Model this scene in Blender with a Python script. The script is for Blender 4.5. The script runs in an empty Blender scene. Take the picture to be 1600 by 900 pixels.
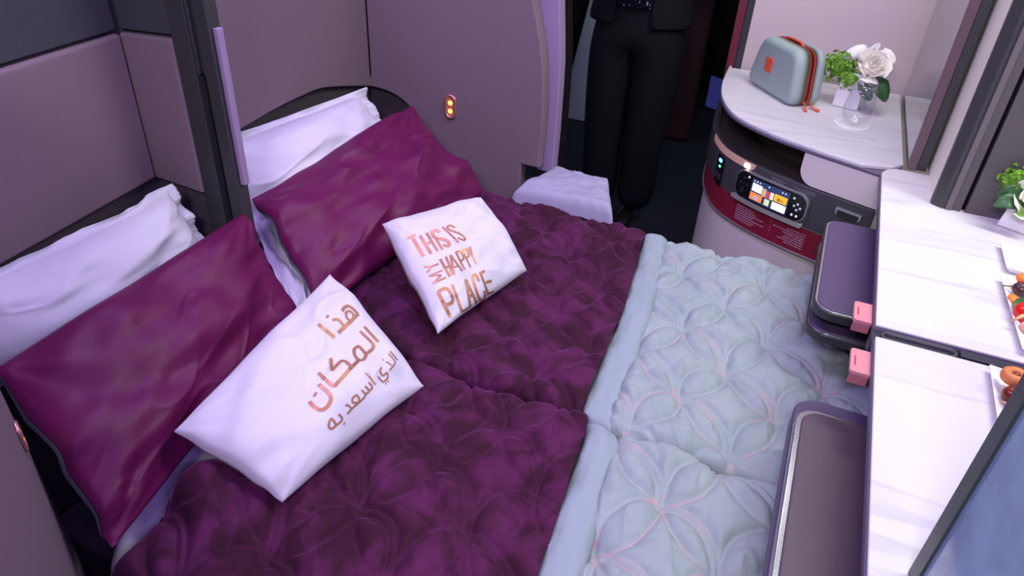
import bpy, bmesh, math, random
import numpy as np
from mathutils import Vector, Matrix
from mathutils.bvhtree import BVHTree
PI = math.pi
S = bpy.context.scene
COL = S.collection

# ------------------------------------------------------------------ camera
F_PX = 1105.0
PITCH, ROLL, YAW = [math.radians(a) for a in (56.5, 3.15, 22.5)]
EYE = Vector((0, 0, 1.5))
def rz(a): return Matrix.Rotation(a, 3, 'Z')
def rx(a): return Matrix.Rotation(a, 3, 'X')
M = rz(YAW) @ rx(PITCH) @ rz(ROLL)
cam = bpy.data.objects.new('camera', bpy.data.cameras.new('camera'))
COL.objects.link(cam)
cam.matrix_world = Matrix.Translation(EYE) @ M.to_4x4()
cam.data.sensor_width = 36
cam.data.lens = F_PX / 1600 * 36
cam.data.clip_start = 0.02
S.camera = cam

# ------------------------------------------------------------------ world and light
w = bpy.data.worlds.new('cabin_air'); S.world = w; w.use_nodes = True
w.node_tree.nodes['Background'].inputs[0].default_value = (0.74, 0.64, 1.0, 1)
w.node_tree.nodes['Background'].inputs[1].default_value = 0.24
def area(name, loc, target, sx, sy, col, power):
    l = bpy.data.lights.new(name, 'AREA'); l.shape = 'RECTANGLE'; l.size = sx; l.size_y = sy
    l.color = col; l.energy = power
    o = bpy.data.objects.new(name, l); COL.objects.link(o); o.location = loc
    o.rotation_euler = (Vector(target) - Vector(loc)).to_track_quat('-Z', 'Y').to_euler()
    return o
area('ceiling_mood_light', (-1.0, 1.2, 2.3), (-0.8, 1.1, 0), 0.30, 1.2, (0.58, 0.42, 1.0), 23)
area('ceiling_white_light', (0.75, 1.5, 2.3), (0.15, 1.7, 0.6), 0.3, 1.2, (0.95, 1.0, 0.86), 27)
area('overhead_bin_light', (-0.1, -0.6, 2.2), (-0.1, 1.8, 0.6), 0.5, 0.3, (0.97, 0.90, 1.0), 28)
area('mood_strip_light', (0.5, -0.2, 1.9), (-1.3, 1.2, 0.8), 0.5, 0.15, (0.46, 0.26, 1.0), 13)
area('shelf_fill_light', (0.05, 2.15, 2.0), (0.02, 2.35, 0.78), 0.35, 0.25, (1.0, 1.0, 0.95), 4.5)  # unseen fill lamp, added to brighten the marble shelf and back panel
area('aisle_light', (-1.0, 3.5, 2.2), (-1.1, 3.9, 0.2), 0.3, 0.3, (0.65, 1.0, 0.95), 3)
S.view_settings.view_transform = 'Standard'
S.view_settings.look = 'None'
S.view_settings.exposure = 0.0
S.view_settings.gamma = 1.0
S.view_settings.use_curve_mapping = False

# ------------------------------------------------------------------ sight lines -> places at a known height or on a known wall
def ray(px, py):
    return (M @ Vector(((px - 800) / F_PX, -(py - 450) / F_PX, -1))).normalized()
def W(px, py, z):
    d = ray(px, py); return EYE + d * ((z - EYE.z) / d.z)
def onY(px, py, y):
    d = ray(px, py); return EYE + d * (y / d.y)
def onX(px, py, x):
    d = ray(px, py); return EYE + d * (x / d.x)
def onP(px, py, p, n):
    d = ray(px, py); n = Vector(n); return EYE + d * ((Vector(p) - EYE).dot(n) / d.dot(n))

# ------------------------------------------------------------------ materials
MATS = {}
def mat(name, col, rough=0.6, metal=0.0, sheen=0.0, bump=0.0, bscale=300, spec=0.5, var=0.0, vscale=6,
        emit=None, estr=0.0, trans=0.0, coat=0.0, sheen_tint=None):
    if name in MATS: return MATS[name]
    m = bpy.data.materials.new(name); m.use_nodes = True
    nt = m.node_tree; b = nt.nodes['Principled BSDF']
    b.inputs['Base Color'].default_value = (*col, 1)
    b.inputs['Roughness'].default_value = rough
    b.inputs['Metallic'].default_value = metal
    b.inputs['Specular IOR Level'].default_value = spec
    b.inputs['Sheen Weight'].default_value = sheen
    b.inputs['Coat Weight'].default_value = coat
    b.inputs['Transmission Weight'].default_value = trans
    if sheen_tint: b.inputs['Sheen Tint'].default_value = (*sheen_tint, 1)
    if emit:
        b.inputs['Emission Color'].default_value = (*emit, 1); b.inputs['Emission Strength'].default_value = estr
    tc = nt.nodes.new('ShaderNodeTexCoord')
    if var > 0:
        n = nt.nodes.new('ShaderNodeTexNoise'); n.inputs['Scale'].default_value = vscale; n.inputs['Detail'].default_value = 3
        nt.links.new(tc.outputs['Object'], n.inputs['Vector'])
        mx = nt.nodes.new('ShaderNodeMix'); mx.data_type = 'RGBA'
        mx.inputs[6].default_value = (*[c * (1 - var) for c in col], 1)
        mx.inputs[7].default_value = (*[min(1, c * (1 + var)) for c in col], 1)
        nt.links.new(n.outputs['Fac'], mx.inputs[0]); nt.links.new(mx.outputs[2], b.inputs['Base Color'])
    if bump > 0:
        n = nt.nodes.new('ShaderNodeTexNoise'); n.inputs['Scale'].default_value = bscale; n.inputs['Detail'].default_value = 2
        nt.links.new(tc.outputs['Object'], n.inputs['Vector'])
        bp = nt.nodes.new('ShaderNodeBump'); bp.inputs['Strength'].default_value = bump; bp.inputs['Distance'].default_value = 0.002
        nt.links.new(n.outputs['Fac'], bp.inputs['Height']); nt.links.new(bp.outputs['Normal'], b.inputs['Normal'])
    MATS[name] = m; return m

fabric_wall = mat('mauve_wall_fabric', (0.185, 0.132, 0.160), 0.85, bump=0.35, bscale=500, spec=0.2, var=0.08, vscale=250)
leather_dark = mat('dark_leather', (0.045, 0.047, 0.058), 0.55, bump=0.5, bscale=120, spec=0.4)
seat_dark = mat('dark_seat_fabric', (0.06, 0.05, 0.06), 0.8, bump=0.3, bscale=400, spec=0.2)
post_dark = mat('dark_grey_metal', (0.035, 0.034, 0.038), 0.45, spec=0.4)
slot_black = mat('black_slot', (0.004, 0.004, 0.005), 0.8, spec=0.1)
lav_trim = mat('lavender_trim', (0.27, 0.19, 0.33), 0.6)
white_cotton = mat('white_cotton', (0.60, 0.575, 0.66), 0.85, bump=0.15, bscale=700, spec=0.2)
cushion_cotton = mat('white_cushion_cotton', (0.64, 0.615, 0.70), 0.85, bump=0.15, bscale=700, spec=0.2)
burgundy = mat('burgundy_satin', (0.112, 0.005, 0.058), 0.50, sheen=0.0, bump=0.1, bscale=700, spec=0.3)
greyblue = mat('grey_blue_lining', (0.22, 0.26, 0.33), 0.75, bump=0.1, bscale=600, spec=0.25)
hem_grey = mat('grey_blue_hem', (0.29, 0.345, 0.39), 0.75, bump=0.12, bscale=600, spec=0.25)
copper = mat('copper_print', (0.48, 0.23, 0.13), 0.42, metal=0.45, spec=0.4)
rose_gold = mat('rose_gold', (0.62, 0.30, 0.28), 0.35, metal=0.7)
amber_dot = mat('amber_lamp', (1, 0.5, 0.1), 0.4, emit=(1, 0.45, 0.05), estr=5)
amber_low = mat('amber_glow', (0.45, 0.10, 0.08), 0.4, emit=(1, 0.3, 0.15), estr=0.12)
cabinet_beige = mat('cabinet_beige', (0.70, 0.65, 0.61), 0.5, bump=0.05)
panel_beige = mat('panel_beige', (0.55, 0.46, 0.47), 0.6, bump=0.1, bscale=500)
charcoal = mat('charcoal_plastic', (0.055, 0.053, 0.058), 0.45, bump=0.1, bscale=600)
recess_dark = mat('recess_brown', (0.03, 0.024, 0.018), 0.6)
red_band = mat('crimson_panel', (0.23, 0.013, 0.035), 0.4)
trim_pale = mat('pale_metal_trim', (0.42, 0.40, 0.42), 0.3, metal=0.6)
tray_purple = mat('plum_leather', (0.080, 0.052, 0.125), 0.42, bump=0.12, bscale=500, spec=0.5)
tray_edge = mat('tray_edge', (0.035, 0.033, 0.040), 0.35)
chrome = mat('satin_chrome', (0.5, 0.5, 0.55), 0.22, metal=0.9)
pink_tab = mat('pink_tab', (0.66, 0.25, 0.30), 0.4, metal=0.15)
joint_dark = mat('joint_plastic', (0.035, 0.033, 0.050), 0.35)
edge_purple = mat('worktop_edge', (0.12, 0.10, 0.16), 0.4)
porcelain = mat('white_porcelain', (0.82, 0.80, 0.80), 0.22)
cream = mat('cream_wall', (0.90, 0.87, 0.70), 0.5)
part_grey = mat('partition_grey', (0.085, 0.073, 0.078), 0.5, bump=0.15, bscale=400)
part_dark = mat('partition_dark', (0.040, 0.042, 0.042), 0.45)
frame_brown = mat('frame_brown', (0.13, 0.08, 0.09), 0.4)
black_gloss = mat('black_gloss', (0.008, 0.008, 0.010), 0.18)
case_grey = mat('sage_grey_case', (0.31, 0.40, 0.37), 0.6, bump=0.1, bscale=500)
coral = mat('coral_trim', (0.66, 0.11, 0.05), 0.5)
coral_dark = mat('coral_zip', (0.30, 0.02, 0.02), 0.5)
petal_w = mat('cream_petal', (0.90, 0.87, 0.76), 0.6, var=0.06, vscale=20)
petal_pure = mat('white_petal', (0.86, 0.86, 0.83), 0.6)
leaf_lime = mat('lime_foliage', (0.16, 0.36, 0.03), 0.6, var=0.35, vscale=60)
leaf_dark = mat('dark_leaf', (0.03, 0.10, 0.03), 0.45, var=0.3, vscale=25)
stem_green = mat('stem_green', (0.08, 0.18, 0.03), 0.6)
def thin_glass():
    m = bpy.data.materials.new('clear_glass'); m.use_nodes = True; nt = m.node_tree; nt.nodes.remove(nt.nodes['Principled BSDF'])
    t = nt.nodes.new('ShaderNodeBsdfTransparent'); t.inputs[0].default_value = (0.985, 0.985, 0.99, 1)
    g = nt.nodes.new('ShaderNodeBsdfGlossy'); g.inputs['Roughness'].default_value = 0.03; g.inputs[0].default_value = (0.9, 0.9, 0.95, 1)
    f = nt.nodes.new('ShaderNodeLayerWeight'); f.inputs[0].default_value = 0.14
    mu = nt.nodes.new('ShaderNodeMath'); mu.operation = 'MULTIPLY_ADD'; mu.inputs[1].default_value = 0.55; mu.inputs[2].default_value = 0.02
    x = nt.nodes.new('ShaderNodeMixShader'); nt.links.new(f.outputs['Facing'], mu.inputs[0]); nt.links.new(mu.outputs[0], x.inputs[0])
    nt.links.new(t.outputs[0], x.inputs[1]); nt.links.new(g.outputs[0], x.inputs[2])
    nt.links.new(x.outputs[0], nt.nodes['Material Output'].inputs[0]); return m
glass = thin_glass()
carpet = mat('dark_carpet', (0.018, 0.022, 0.030), 0.95, bump=0.6, bscale=200, spec=0.1, var=0.3, vscale=40)
suit = mat('black_suit', (0.0045, 0.005, 0.0075), 0.8, bump=0.2, bscale=500, spec=0.15)
skin = mat('skin', (0.55, 0.30, 0.22), 0.55)
shoe = mat('black_shoe', (0.01, 0.01, 0.01), 0.25)
hairm = mat('dark_hair', (0.02, 0.013, 0.01), 0.5)
dark_red = mat('dark_red_panel', (0.030, 0.007, 0.010), 0.7)
aisle_grey = mat('aisle_pale_panel', (0.34, 0.40, 0.40), 0.5)
aisle_black = mat('aisle_black', (0.005, 0.005, 0.006), 0.8, spec=0.1)
blue_glow = mat('blue_lit_panel', (0.05, 0.05, 0.25), 0.6, emit=(0.05, 0.06, 0.35), estr=0.22)
lav_cloth = mat('lavender_cover', (0.34, 0.315, 0.45), 0.85, bump=0.15, bscale=500)

def marble_mat():
    m = bpy.data.materials.new('white_marble'); m.use_nodes = True; nt = m.node_tree; b = nt.nodes['Principled BSDF']
    b.inputs['Roughness'].default_value = 0.38; b.inputs['Specular IOR Level'].default_value = 0.4
    g = nt.nodes.new('ShaderNodeNewGeometry')
    mp = nt.nodes.new('ShaderNodeMapping'); mp.inputs['Scale'].default_value = (0.8, 8, 8); mp.inputs['Rotation'].default_value = (0, 0, -0.12)
    nt.links.new(g.outputs['Position'], mp.inputs[0])
    n = nt.nodes.new('ShaderNodeTexNoise'); n.inputs['Scale'].default_value = 1.0; n.inputs['Detail'].default_value = 5; n.inputs['Distortion'].default_value = 0.5
    nt.links.new(mp.outputs[0], n.inputs['Vector'])
    r = nt.nodes.new('ShaderNodeValToRGB'); e = r.color_ramp.elements
    e[0].position = 0.30; e[0].color = (0.60, 0.58, 0.62, 1); e[1].position = 0.58; e[1].color = (0.655, 0.64, 0.66, 1)
    a = e.new(0.44); a.color = (0.64, 0.62, 0.65, 1); a2 = e.new(0.475); a2.color = (0.54, 0.52, 0.57, 1); a3 = e.new(0.50); a3.color = (0.65, 0.63, 0.655, 1)
    nt.links.new(n.outputs['Fac'], r.inputs[0]); nt.links.new(r.outputs[0], b.inputs['Base Color'])
    return m
marble = marble_mat()

def quilt_mat(name, col, col2, stitch, sheen, nap):
    m = bpy.data.materials.new(name); m.use_nodes = True; nt = m.node_tree; b = nt.nodes['Principled BSDF']
    b.inputs['Roughness'].default_value = 0.8; b.inputs['Specular IOR Level'].default_value = 0.2
    b.inputs['Sheen Weight'].default_value = sheen; b.inputs['Sheen Roughness'].default_value = 0.35
    b.inputs['Sheen Tint'].default_value = (0.75, 0.25, 0.75, 1) if nap else (1, 1, 1, 1)
    tc = nt.nodes.new('ShaderNodeNewGeometry')
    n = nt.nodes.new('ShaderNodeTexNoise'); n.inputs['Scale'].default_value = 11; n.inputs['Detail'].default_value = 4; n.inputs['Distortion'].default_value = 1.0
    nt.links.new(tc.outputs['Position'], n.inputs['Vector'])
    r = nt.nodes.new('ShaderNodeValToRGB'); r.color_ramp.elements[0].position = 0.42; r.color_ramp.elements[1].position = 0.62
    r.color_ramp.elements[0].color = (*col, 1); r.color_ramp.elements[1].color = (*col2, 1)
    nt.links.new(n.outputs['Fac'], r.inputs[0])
    at = nt.nodes.new('ShaderNodeAttribute'); at.attribute_name = 'seam_distance'
    ab = nt.nodes.new('ShaderNodeMath'); ab.operation = 'ABSOLUTE'; nt.links.new(at.outputs['Fac'], ab.inputs[0])
    lt = nt.nodes.new('ShaderNodeMath'); lt.operation = 'LESS_THAN'; lt.inputs[1].default_value = 0.0008; nt.links.new(ab.outputs[0], lt.inputs[0])
    # thread shows only along some stretches
    n3 = nt.nodes.new('ShaderNodeTexNoise'); n3.inputs['Scale'].default_value = 9; nt.links.new(tc.outputs['Position'], n3.inputs['Vector'])
    g3 = nt.nodes.new('ShaderNodeMath'); g3.operation = 'GREATER_THAN'; g3.inputs[1].default_value = 0.50; nt.links.new(n3.outputs['Fac'], g3.inputs[0])
    mu = nt.nodes.new('ShaderNodeMath'); mu.operation = 'MULTIPLY'; nt.links.new(lt.outputs[0], mu.inputs[0]); nt.links.new(g3.outputs[0], mu.inputs[1])
    m8 = nt.nodes.new('ShaderNodeMath'); m8.operation = 'MULTIPLY'; m8.inputs[1].default_value = 0.75; nt.links.new(mu.outputs[0], m8.inputs[0])
    mx = nt.nodes.new('ShaderNodeMix'); mx.data_type = 'RGBA'; mx.inputs[7].default_value = (*stitch, 1)
    nt.links.new(m8.outputs[0], mx.inputs[0]); nt.links.new(r.outputs[0], mx.inputs[6]); nt.links.new(mx.outputs[2], b.inputs['Base Color'])
    n2 = nt.nodes.new('ShaderNodeTexNoise'); n2.inputs['Scale'].default_value = 500; nt.links.new(tc.outputs['Position'], n2.inputs['Vector'])
    bp = nt.nodes.new('ShaderNodeBump'); bp.inputs['Strength'].default_value = 0.25; bp.inputs['Distance'].default_value = 0.001
    nt.links.new(n2.outputs['Fac'], bp.inputs['Height']); nt.links.new(bp.outputs['Normal'], b.inputs['Normal'])
    return m
velvet = quilt_mat('plum_velvet', (0.036, 0.0045, 0.018), (0.084, 0.011, 0.058), (0.062, 0.010, 0.045), 0.26, True)  # lighter second tone paints the nap's sheen highlights into the base colour
grey_quilt = quilt_mat('grey_quilt', (0.29, 0.345, 0.365), (0.32, 0.37, 0.39), (0.60, 0.26, 0.31), 0.1, False)

# ------------------------------------------------------------------ object helpers
ORG = {}
def link(o, parent=None):
    COL.objects.link(o)
    if parent: o.parent = parent
    return o
def tag(o, label=None, cat=None, group=None, kind=None):
    if label: o['label'] = label
    if cat: o['category'] = cat
    if group: o['group'] = group
    if kind: o['kind'] = kind
    return o
def thing(name, loc, label, cat, group=None, kind=None):
    o = bpy.data.objects.new(name, None); o.empty_display_size = 0.05
    COL.objects.link(o); o.location = loc; ORG[o.name] = Vector(loc)
    return tag(o, label, cat, group, kind)
def meshobj(name, verts, faces, m, parent=None, smooth=True, origin=None, label=None):
    V = np.array([tuple(v) for v in verts], float)
    if origin is None:
        if parent: origin = ORG[parent.name]
        else:
            lo, hi = V.min(0), V.max(0); origin = Vector(((lo[0]+hi[0])/2, (lo[1]+hi[1])/2, lo[2]))
    origin = Vector(origin)
    me = bpy.data.meshes.new(name)
    me.from_pydata((V - np.array(origin)).tolist(), [], [list(map(int, f)) for f in faces])
    me.validate(); me.update()
    me.materials.append(m)
    if smooth: me.polygons.foreach_set('use_smooth', [True] * len(me.polygons))
    o = bpy.data.objects.new(name, me)
    link(o, parent)
    o.location = origin - (ORG[parent.name] if parent else Vector((0, 0, 0)))
    ORG[o.name] = origin
    if label: o['label'] = label
    return o
class MB:
    def __init__(s): s.v = []; s.f = []
    def add(s, v, f):
        n = len(s.v); s.v += [tuple(x) for x in v]; s.f += [[i + n for i in q] for q in f]; return s
    def box(s, x0, x1, y0, y1, z0, z1, T=None):
        v = [(x, y, z) for z in (z0, z1) for y in (y0, y1) for x in (x0, x1)]
        if T: v = [T(*p) for p in v]
        return s.add(v, [(0,2,3,1),(4,5,7,6),(0,1,5,4),(2,6,7,3),(0,4,6,2),(1,3,7,5)])
    def prism(s, poly, a, b, T=lambda x, y, z: (x, y, z)):
        n = len(poly); v = [T(p[0], p[1], a) for p in poly] + [T(p[0], p[1], b) for p in poly]
        return s.add(v, [list(range(n))[::-1], list(range(n, 2*n))] + [(i, (i+1) % n, (i+1) % n + n, i + n) for i in range(n)])
    def tube(s, pts, r, n=8, close=True):
        pts = [Vector(p) for p in pts]; R = r if hasattr(r, '__len__') else [r] * len(pts)
        rings = []; prev = None
        for i, p in enumerate(pts):
            t = (pts[min(i+1, len(pts)-1)] - pts[max(i-1, 0)]).normalized()
            if prev is None: u = t.orthogonal().normalized()
            else: u = (prev - t * prev.dot(t)).normalized()
            prev = u; q = t.cross(u)
            rings.append([p + (u * math.cos(k*2*PI/n) + q * math.sin(k*2*PI/n)) * R[i] for k in range(n)])
        v = [x for rg in rings for x in rg]
        f = [(i*n+k, i*n+(k+1) % n, (i+1)*n+(k+1) % n, (i+1)*n+k) for i in range(len(pts)-1) for k in range(n)]
        f += [list(range(n))[::-1], [len(v)-n+k for k in range(n)]]
        return s.add(v, f)
    def lathe(s, prof, c=(0,0,0), n=32, T=None):
        c = Vector(c); v = []
        for r, z in prof:
            for k in range(n):
                p = Vector((r*math.cos(2*PI*k/n), r*math.sin(2*PI*k/n), z))
                v.append(c + (T @ p if T else p))
        m = len(prof)
        f = [(i*n+k, i*n+(k+1) % n, (i+1)*n+(k+1) % n, (i+1)*n+k) for i in range(m-1) for k in range(n)]
        f += [list(range(n))[::-1], [(m-1)*n+k for k in range(n)]]
        return s.add(v, f)
    def ball(s, c, rx_, ry_=None, rz_=None, n=16, R=None):
        ry_ = ry_ or rx_; rz_ = rz_ or rx_; c = Vector(c); v = []; m = n // 2
        for i in range(1, m):
            a = PI * i / m
            for k in range(n):
                p = Vector((rx_*math.sin(a)*math.cos(2*PI*k/n), ry_*math.sin(a)*math.sin(2*PI*k/n), rz_*math.cos(a)))
                v.append(c + (R @ p if R else p))
        t = Vector((0, 0, rz_)); v += [c + (R @ t if R else t), c - (R @ t if R else t)]
        f = [(i*n+k, (i+1)*n+k, (i+1)*n+(k+1) % n, i*n+(k+1) % n) for i in range(m-2) for k in range(n)]
        T0 = len(v)-2
        f += [(T0, k, (k+1) % n) for k in range(n)] + [(T0+1, (m-2)*n+(k+1) % n, (m-2)*n+k) for k in range(n)]
        return s.add(v, f)
    def build(s, name, m, parent=None, smooth=False, bevel=0, seg=2, label=None, origin=None):
        o = meshobj(name, s.v, s.f, m, parent, smooth or bevel > 0, origin, label)
        if bevel:
            b = o.modifiers.new('bevel', 'BEVEL'); b.width = bevel; b.segments = seg; b.limit_method = 'ANGLE'; b.angle_limit = math.radians(35)
        if bevel or not smooth:
            wn = o.modifiers.new('wn', 'WEIGHTED_NORMAL'); wn.keep_sharp = True
        return o
def rrect(x0, x1, y0, y1, r, n=6):
    rs = r if hasattr(r, '__len__') else [r]*4   # order: bl, br, tr, tl
    out = []
    for (cx, cy, a0, q) in ((x0, y0, PI, rs[0]), (x1, y0, 1.5*PI, rs[1]), (x1, y1, 0, rs[2]), (x0, y1, .5*PI, rs[3])):
        sx = 1 if cx == x0 else -1; sy = 1 if cy == y0 else -1
        for k in range(n+1):
            a = a0 + k/n*PI/2; out.append((cx + sx*q + q*math.cos(a), cy + sy*q + q*math.sin(a)))
    return out
def spline(pts, n=8):
    P = [Vector(p) for p in pts]; out = []
    for i in range(len(P)-1):
        a, b, c, d = P[max(i-1,0)], P[i], P[i+1], P[min(i+2,len(P)-1)]
        for k in range(n):
            t = k/n
            out.append(0.5*((2*b)+(c-a)*t+(2*a-5*b+4*c-d)*t*t+(3*b-a-3*c+d)*t**3))
    out.append(P[-1]); return out

# value noise
def vnoise(x, y, seed=0):
    x = np.asarray(x, float); y = np.asarray(y, float)
    xi = np.floor(x).astype(int); yi = np.floor(y).astype(int); fx = x-xi; fy = y-yi
    fx = fx*fx*(3-2*fx); fy = fy*fy*(3-2*fy)
    def h(a, b):
        n = (a*374761393 + b*668265263 + seed*974711) & 0x7fffffff
        n = ((n ^ (n >> 13)) * 1274126177) & 0x7fffffff
        return ((n ^ (n >> 16)) & 0xffff)/65535.0*2-1
    return (h(xi,yi)*(1-fx)+h(xi+1,yi)*fx)*(1-fy)+(h(xi,yi+1)*(1-fx)+h(xi+1,yi+1)*fx)*fy
def fbm(x, y, seed=0, o=3):
    return sum(vnoise(x*2**i+17.3*i, y*2**i-9.1*i, seed+i)/2**i for i in range(o))

# ================================================================== THE SETTING
def struct(name, mb, m, **k): return tag(mb.build(name, m, **k), kind='structure')
struct('floor', MB().box(-3.0, 1.6, -1.0, 5.4, -0.05, 0.0), carpet)

HA = math.radians(7.4); Hn = Vector((math.cos(HA), math.sin(HA), 0)); Ht = Vector((-math.sin(HA), math.cos(HA), 0))
NC = Vector((-1.300, 1.00, 0))      # near suite, inner corner
FC = Vector((-1.377, 1.95, 0))      # far suite, inner corner
def frame(origin, t, n):            # local (along, z, out) -> world
    return lambda a, z, d: tuple(Vector(origin) + Vector(t)*a + Vector(n)*d + Vector((0, 0, z)))
TN = frame(NC, -Ht, Hn); TF = frame(FC, -Ht, Hn)
# head wall carcass behind both beds
def slab(name, T, poly, d0, d1, m, bevel=0.0, **k):
    mb = MB().prism(poly, d0, d1, lambda a, z, d: T(a, z, d)); return struct(name, mb, m, bevel=bevel, seg=3)
slab('wall_head_near_shell', TN, [(-0.03, 0), (0.9, 0), (0.9, 1.6), (-0.03, 1.6)], -0.08, 0.0, seat_dark)
slab('trim_1', TN, [(0.0, 0.803), (0.88, 0.803), (0.88, 1.113), (0.0, 1.113)], 0.002, 0.022, fabric_wall, 0.008)
slab('trim_2', TN, [(0.0, 1.118), (0.88, 1.118), (0.88, 1.6), (0.0, 1.6)], 0.002, 0.012, leather_dark, 0.004)
# side wing beside the post (near suite side)
TS = frame((-1.302, 1.02, 0), (1, 0, 0), (0, -1, 0))
slab('wall_divider', TS, [(0.0, 0), (0.155, 0), (0.155, 1.6), (0.0, 1.6)], -0.045, -0.002, seat_dark)
slab('trim_3', TS, [(0.012, 0.800), (0.152, 0.793), (0.155, 1.121), (0.012, 1.113)], 0.0, 0.016, fabric_wall, 0.007)
slab('trim_4', TS, [(0.012, 1.118), (0.150, 1.126), (0.150, 1.6), (0.012, 1.6)], 0.0, 0.008, leather_dark, 0.003)
# divider post with sliding slot
pb = MB().box(-1.146, -1.100, 1.004, 1.048, 0.0, 1.6).box(-1.074, -1.042, 1.000, 1.030, 0.0, 1.6).box(-1.10, -1.074, 1.03, 1.048, 0.0, 1.6)
pb.box(-1.1001, -1.0922, 1.006, 1.035, 1.06, 1.6).box(-1.0818, -1.0739, 1.004, 1.035, 1.06, 1.6)
struct('wall_divider_post', pb, post_dark, bevel=0.003)
struct('trim_5', MB().box(-1.0997, -1.0743, 1.022, 1.0295, 0.02, 1.59), slot_black)
struct('trim_6', MB().box(-1.0415, -1.030, 1.008, 1.024, 0.84, 1.155), lav_trim, bevel=0.002)
struct('wall_divider_far_face', MB().box(-1.28, -1.10, 1.0485, 1.06, 0.45, 1.6), fabric_wall)
# far suite walls
Pn = (FC.x, FC.y, 0)
def on_head(px, py):
    p = onP(px, py, Pn, Hn); return ((p - FC).dot(-Ht), p.z)
slab('wall_head_far_shell', TF, [(-0.03, 0), (0.90, 0), (0.90, 1.6), (-0.03, 1.6)], -0.08, 0.0, seat_dark)
arch = [on_head(*p) for p in ((571,134),(545,134),(515,135),(490,138),(460,150),(420,169),(378,193),(340,214))]
arch = [(p.x, p.y) for p in spline([(a, b, 0) for a, b in arch], 5)]
slab('trim_7', TF, [(0.0, 1.6), (0.0, arch[0][1])] + arch[1:] + [(arch[-1][0], 1.6)], 0.002, 0.022, fabric_wall, 0.006)
YS = 1.95
# side wall: outline in (x, z) on y = YS, rises over the armrest at its foot end
edge_px = [(833,-30),(833,0),(839,33),(845,67),(849,110),(849,167),(846,215),(842,247)]
edge = [(onY(*p, YS).x, onY(*p, YS).z) for p in edge_px]
edge = [(edge[0][0]-0.02, 1.6)] + edge + [(edge[-1][0]+0.004, 0.580)]
archs = [(onY(*p, YS).x, onY(*p, YS).z) for p in ((571,134),(600,141),(622,152),(640,168),(655,190),(668,215))]
archs = [(p.x, p.y) for p in spline([(a, b, 0) for a, b in archs], 5)]
low = archs + [(-1.10, 0.40), (-0.80, 0.40), (-0.80, 0.580)]
outline = [(-1.377, 1.6), (-1.377, archs[0][1])] + low[1:] + edge[::-1]
struct('wall_side', MB().prism(outline, YS, YS+0.045, lambda x, z, d: (x, d, z)), fabric_wall, bevel=0.006)
struct('wall_side_shell', MB().box(-1.40, -0.82, YS+0.046, YS+0.07, 0, 1.55), seat_dark)
# lavender end strip of the side wall
ein = edge; off = [0.0]*len(ein)
outp = [(874,0),(875,60),(875,100),(873,140),(871,167),(868,210),(864,253)]
YE = YS + 0.05
oute = [(onY(*p, YE).x, onY(*p, YE).z) for p in outp]
oute = [(oute[0][0]-0.02, 1.6)] + oute + [(oute[-1][0], 0.55)]
inn = [(e[0]-0.03, e[1]) for e in edge[:-1]] + [(edge[-1][0]-0.03, 0.580), (edge[-1][0]-0.03, 0.55)]
struct('trim_8', MB().prism(oute + inn[::-1], YS+0.052, YS+0.10, lambda x, z, d: (x, d, z)), lav_trim, bevel=0.004)
struct('trim_9', MB().prism([(a[0]+0.008, a[1]) for a in oute] + [(a[0]-0.03, a[1]) for a in oute[::-1]], YS+0.101, YS+0.14, lambda x, z, d: (x, d, z)), aisle_black, bevel=0.003)
# vertical seam between head wall and side wall
struct('trim_10', MB().box(-1.3555, -1.3505, YS-0.004, YS-0.0005, 0.775, 1.6), slot_black)
# near-left wing wall (curved, seen at a grazing angle)
wp = spline([(-1.26, 0.30, 0), (-1.10, 0.41, 0), (-0.99, 0.418, 0), (-0.93, 0.396, 0), (-0.82, 0.33, 0), (-0.60, 0.16, 0), (-0.40, 0.0, 0), (-0.30, -0.12, 0)], 8)
poly = [(p.x, p.y) for p in wp] + [(-0.36, -0.16), (-0.62, 0.06), (-0.95, 0.30), (-1.2, 0.22)]
struct('wall_side_near', MB().prism(poly, 0.0, 1.35), fabric_wall, smooth=False)

# ================================================================== READING LIGHTS (built into the walls)
def reading_light(c, t, n, sc, label):
    t = Vector(t).normalized(); n = Vector(n).normalized(); c = Vector(c)
    r = thing('reading_light', c, label, 'reading light', 'capsule reading lights on the suite walls')
    T = lambda a, z, d: tuple(c + t*a + Vector((0,0,z)) + n*d)
    outer = rrect(-0.019*sc, 0.019*sc, -0.036*sc, 0.036*sc, 0.0185*sc, 8); inner = rrect(-0.011*sc, 0.011*sc, -0.028*sc, 0.028*sc, 0.0105*sc, 8)
    nn = len(outer)
    v = []
    for (pl, d) in ((outer, 0.0), (outer, 0.004), (inner, 0.004), (inner, 0.001)): v += [T(a, z, d) for a, z in pl]
    f = [(j*nn+i, j*nn+(i+1) % nn, (j+1)*nn+(i+1) % nn, (j+1)*nn+i) for j in range(3) for i in range(nn)]
    MB().add(v, f).build('bezel', rose_gold, r, smooth=True)
    MB().prism(inner, 0.0005, 0.0018, T).build('lens', amber_low, r)
    for s in (-1, 1):
        o = MB().lathe([(0.0065*sc, 0), (0.0065*sc, 0.0015)], c + Vector((0,0,s*0.012*sc)) + n*0.0018, 14, T=n.to_track_quat('Z','Y').to_matrix()).build('lamp_dot', amber_dot, r)
lp = onY(704, 167, YS - 0.001)
reading_light(lp, (1, 0, 0), (0, -1, 0), 1.12, 'glowing rose gold reading light on the far mauve side wall above the pillows')
d = ray(30, 683)
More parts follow.
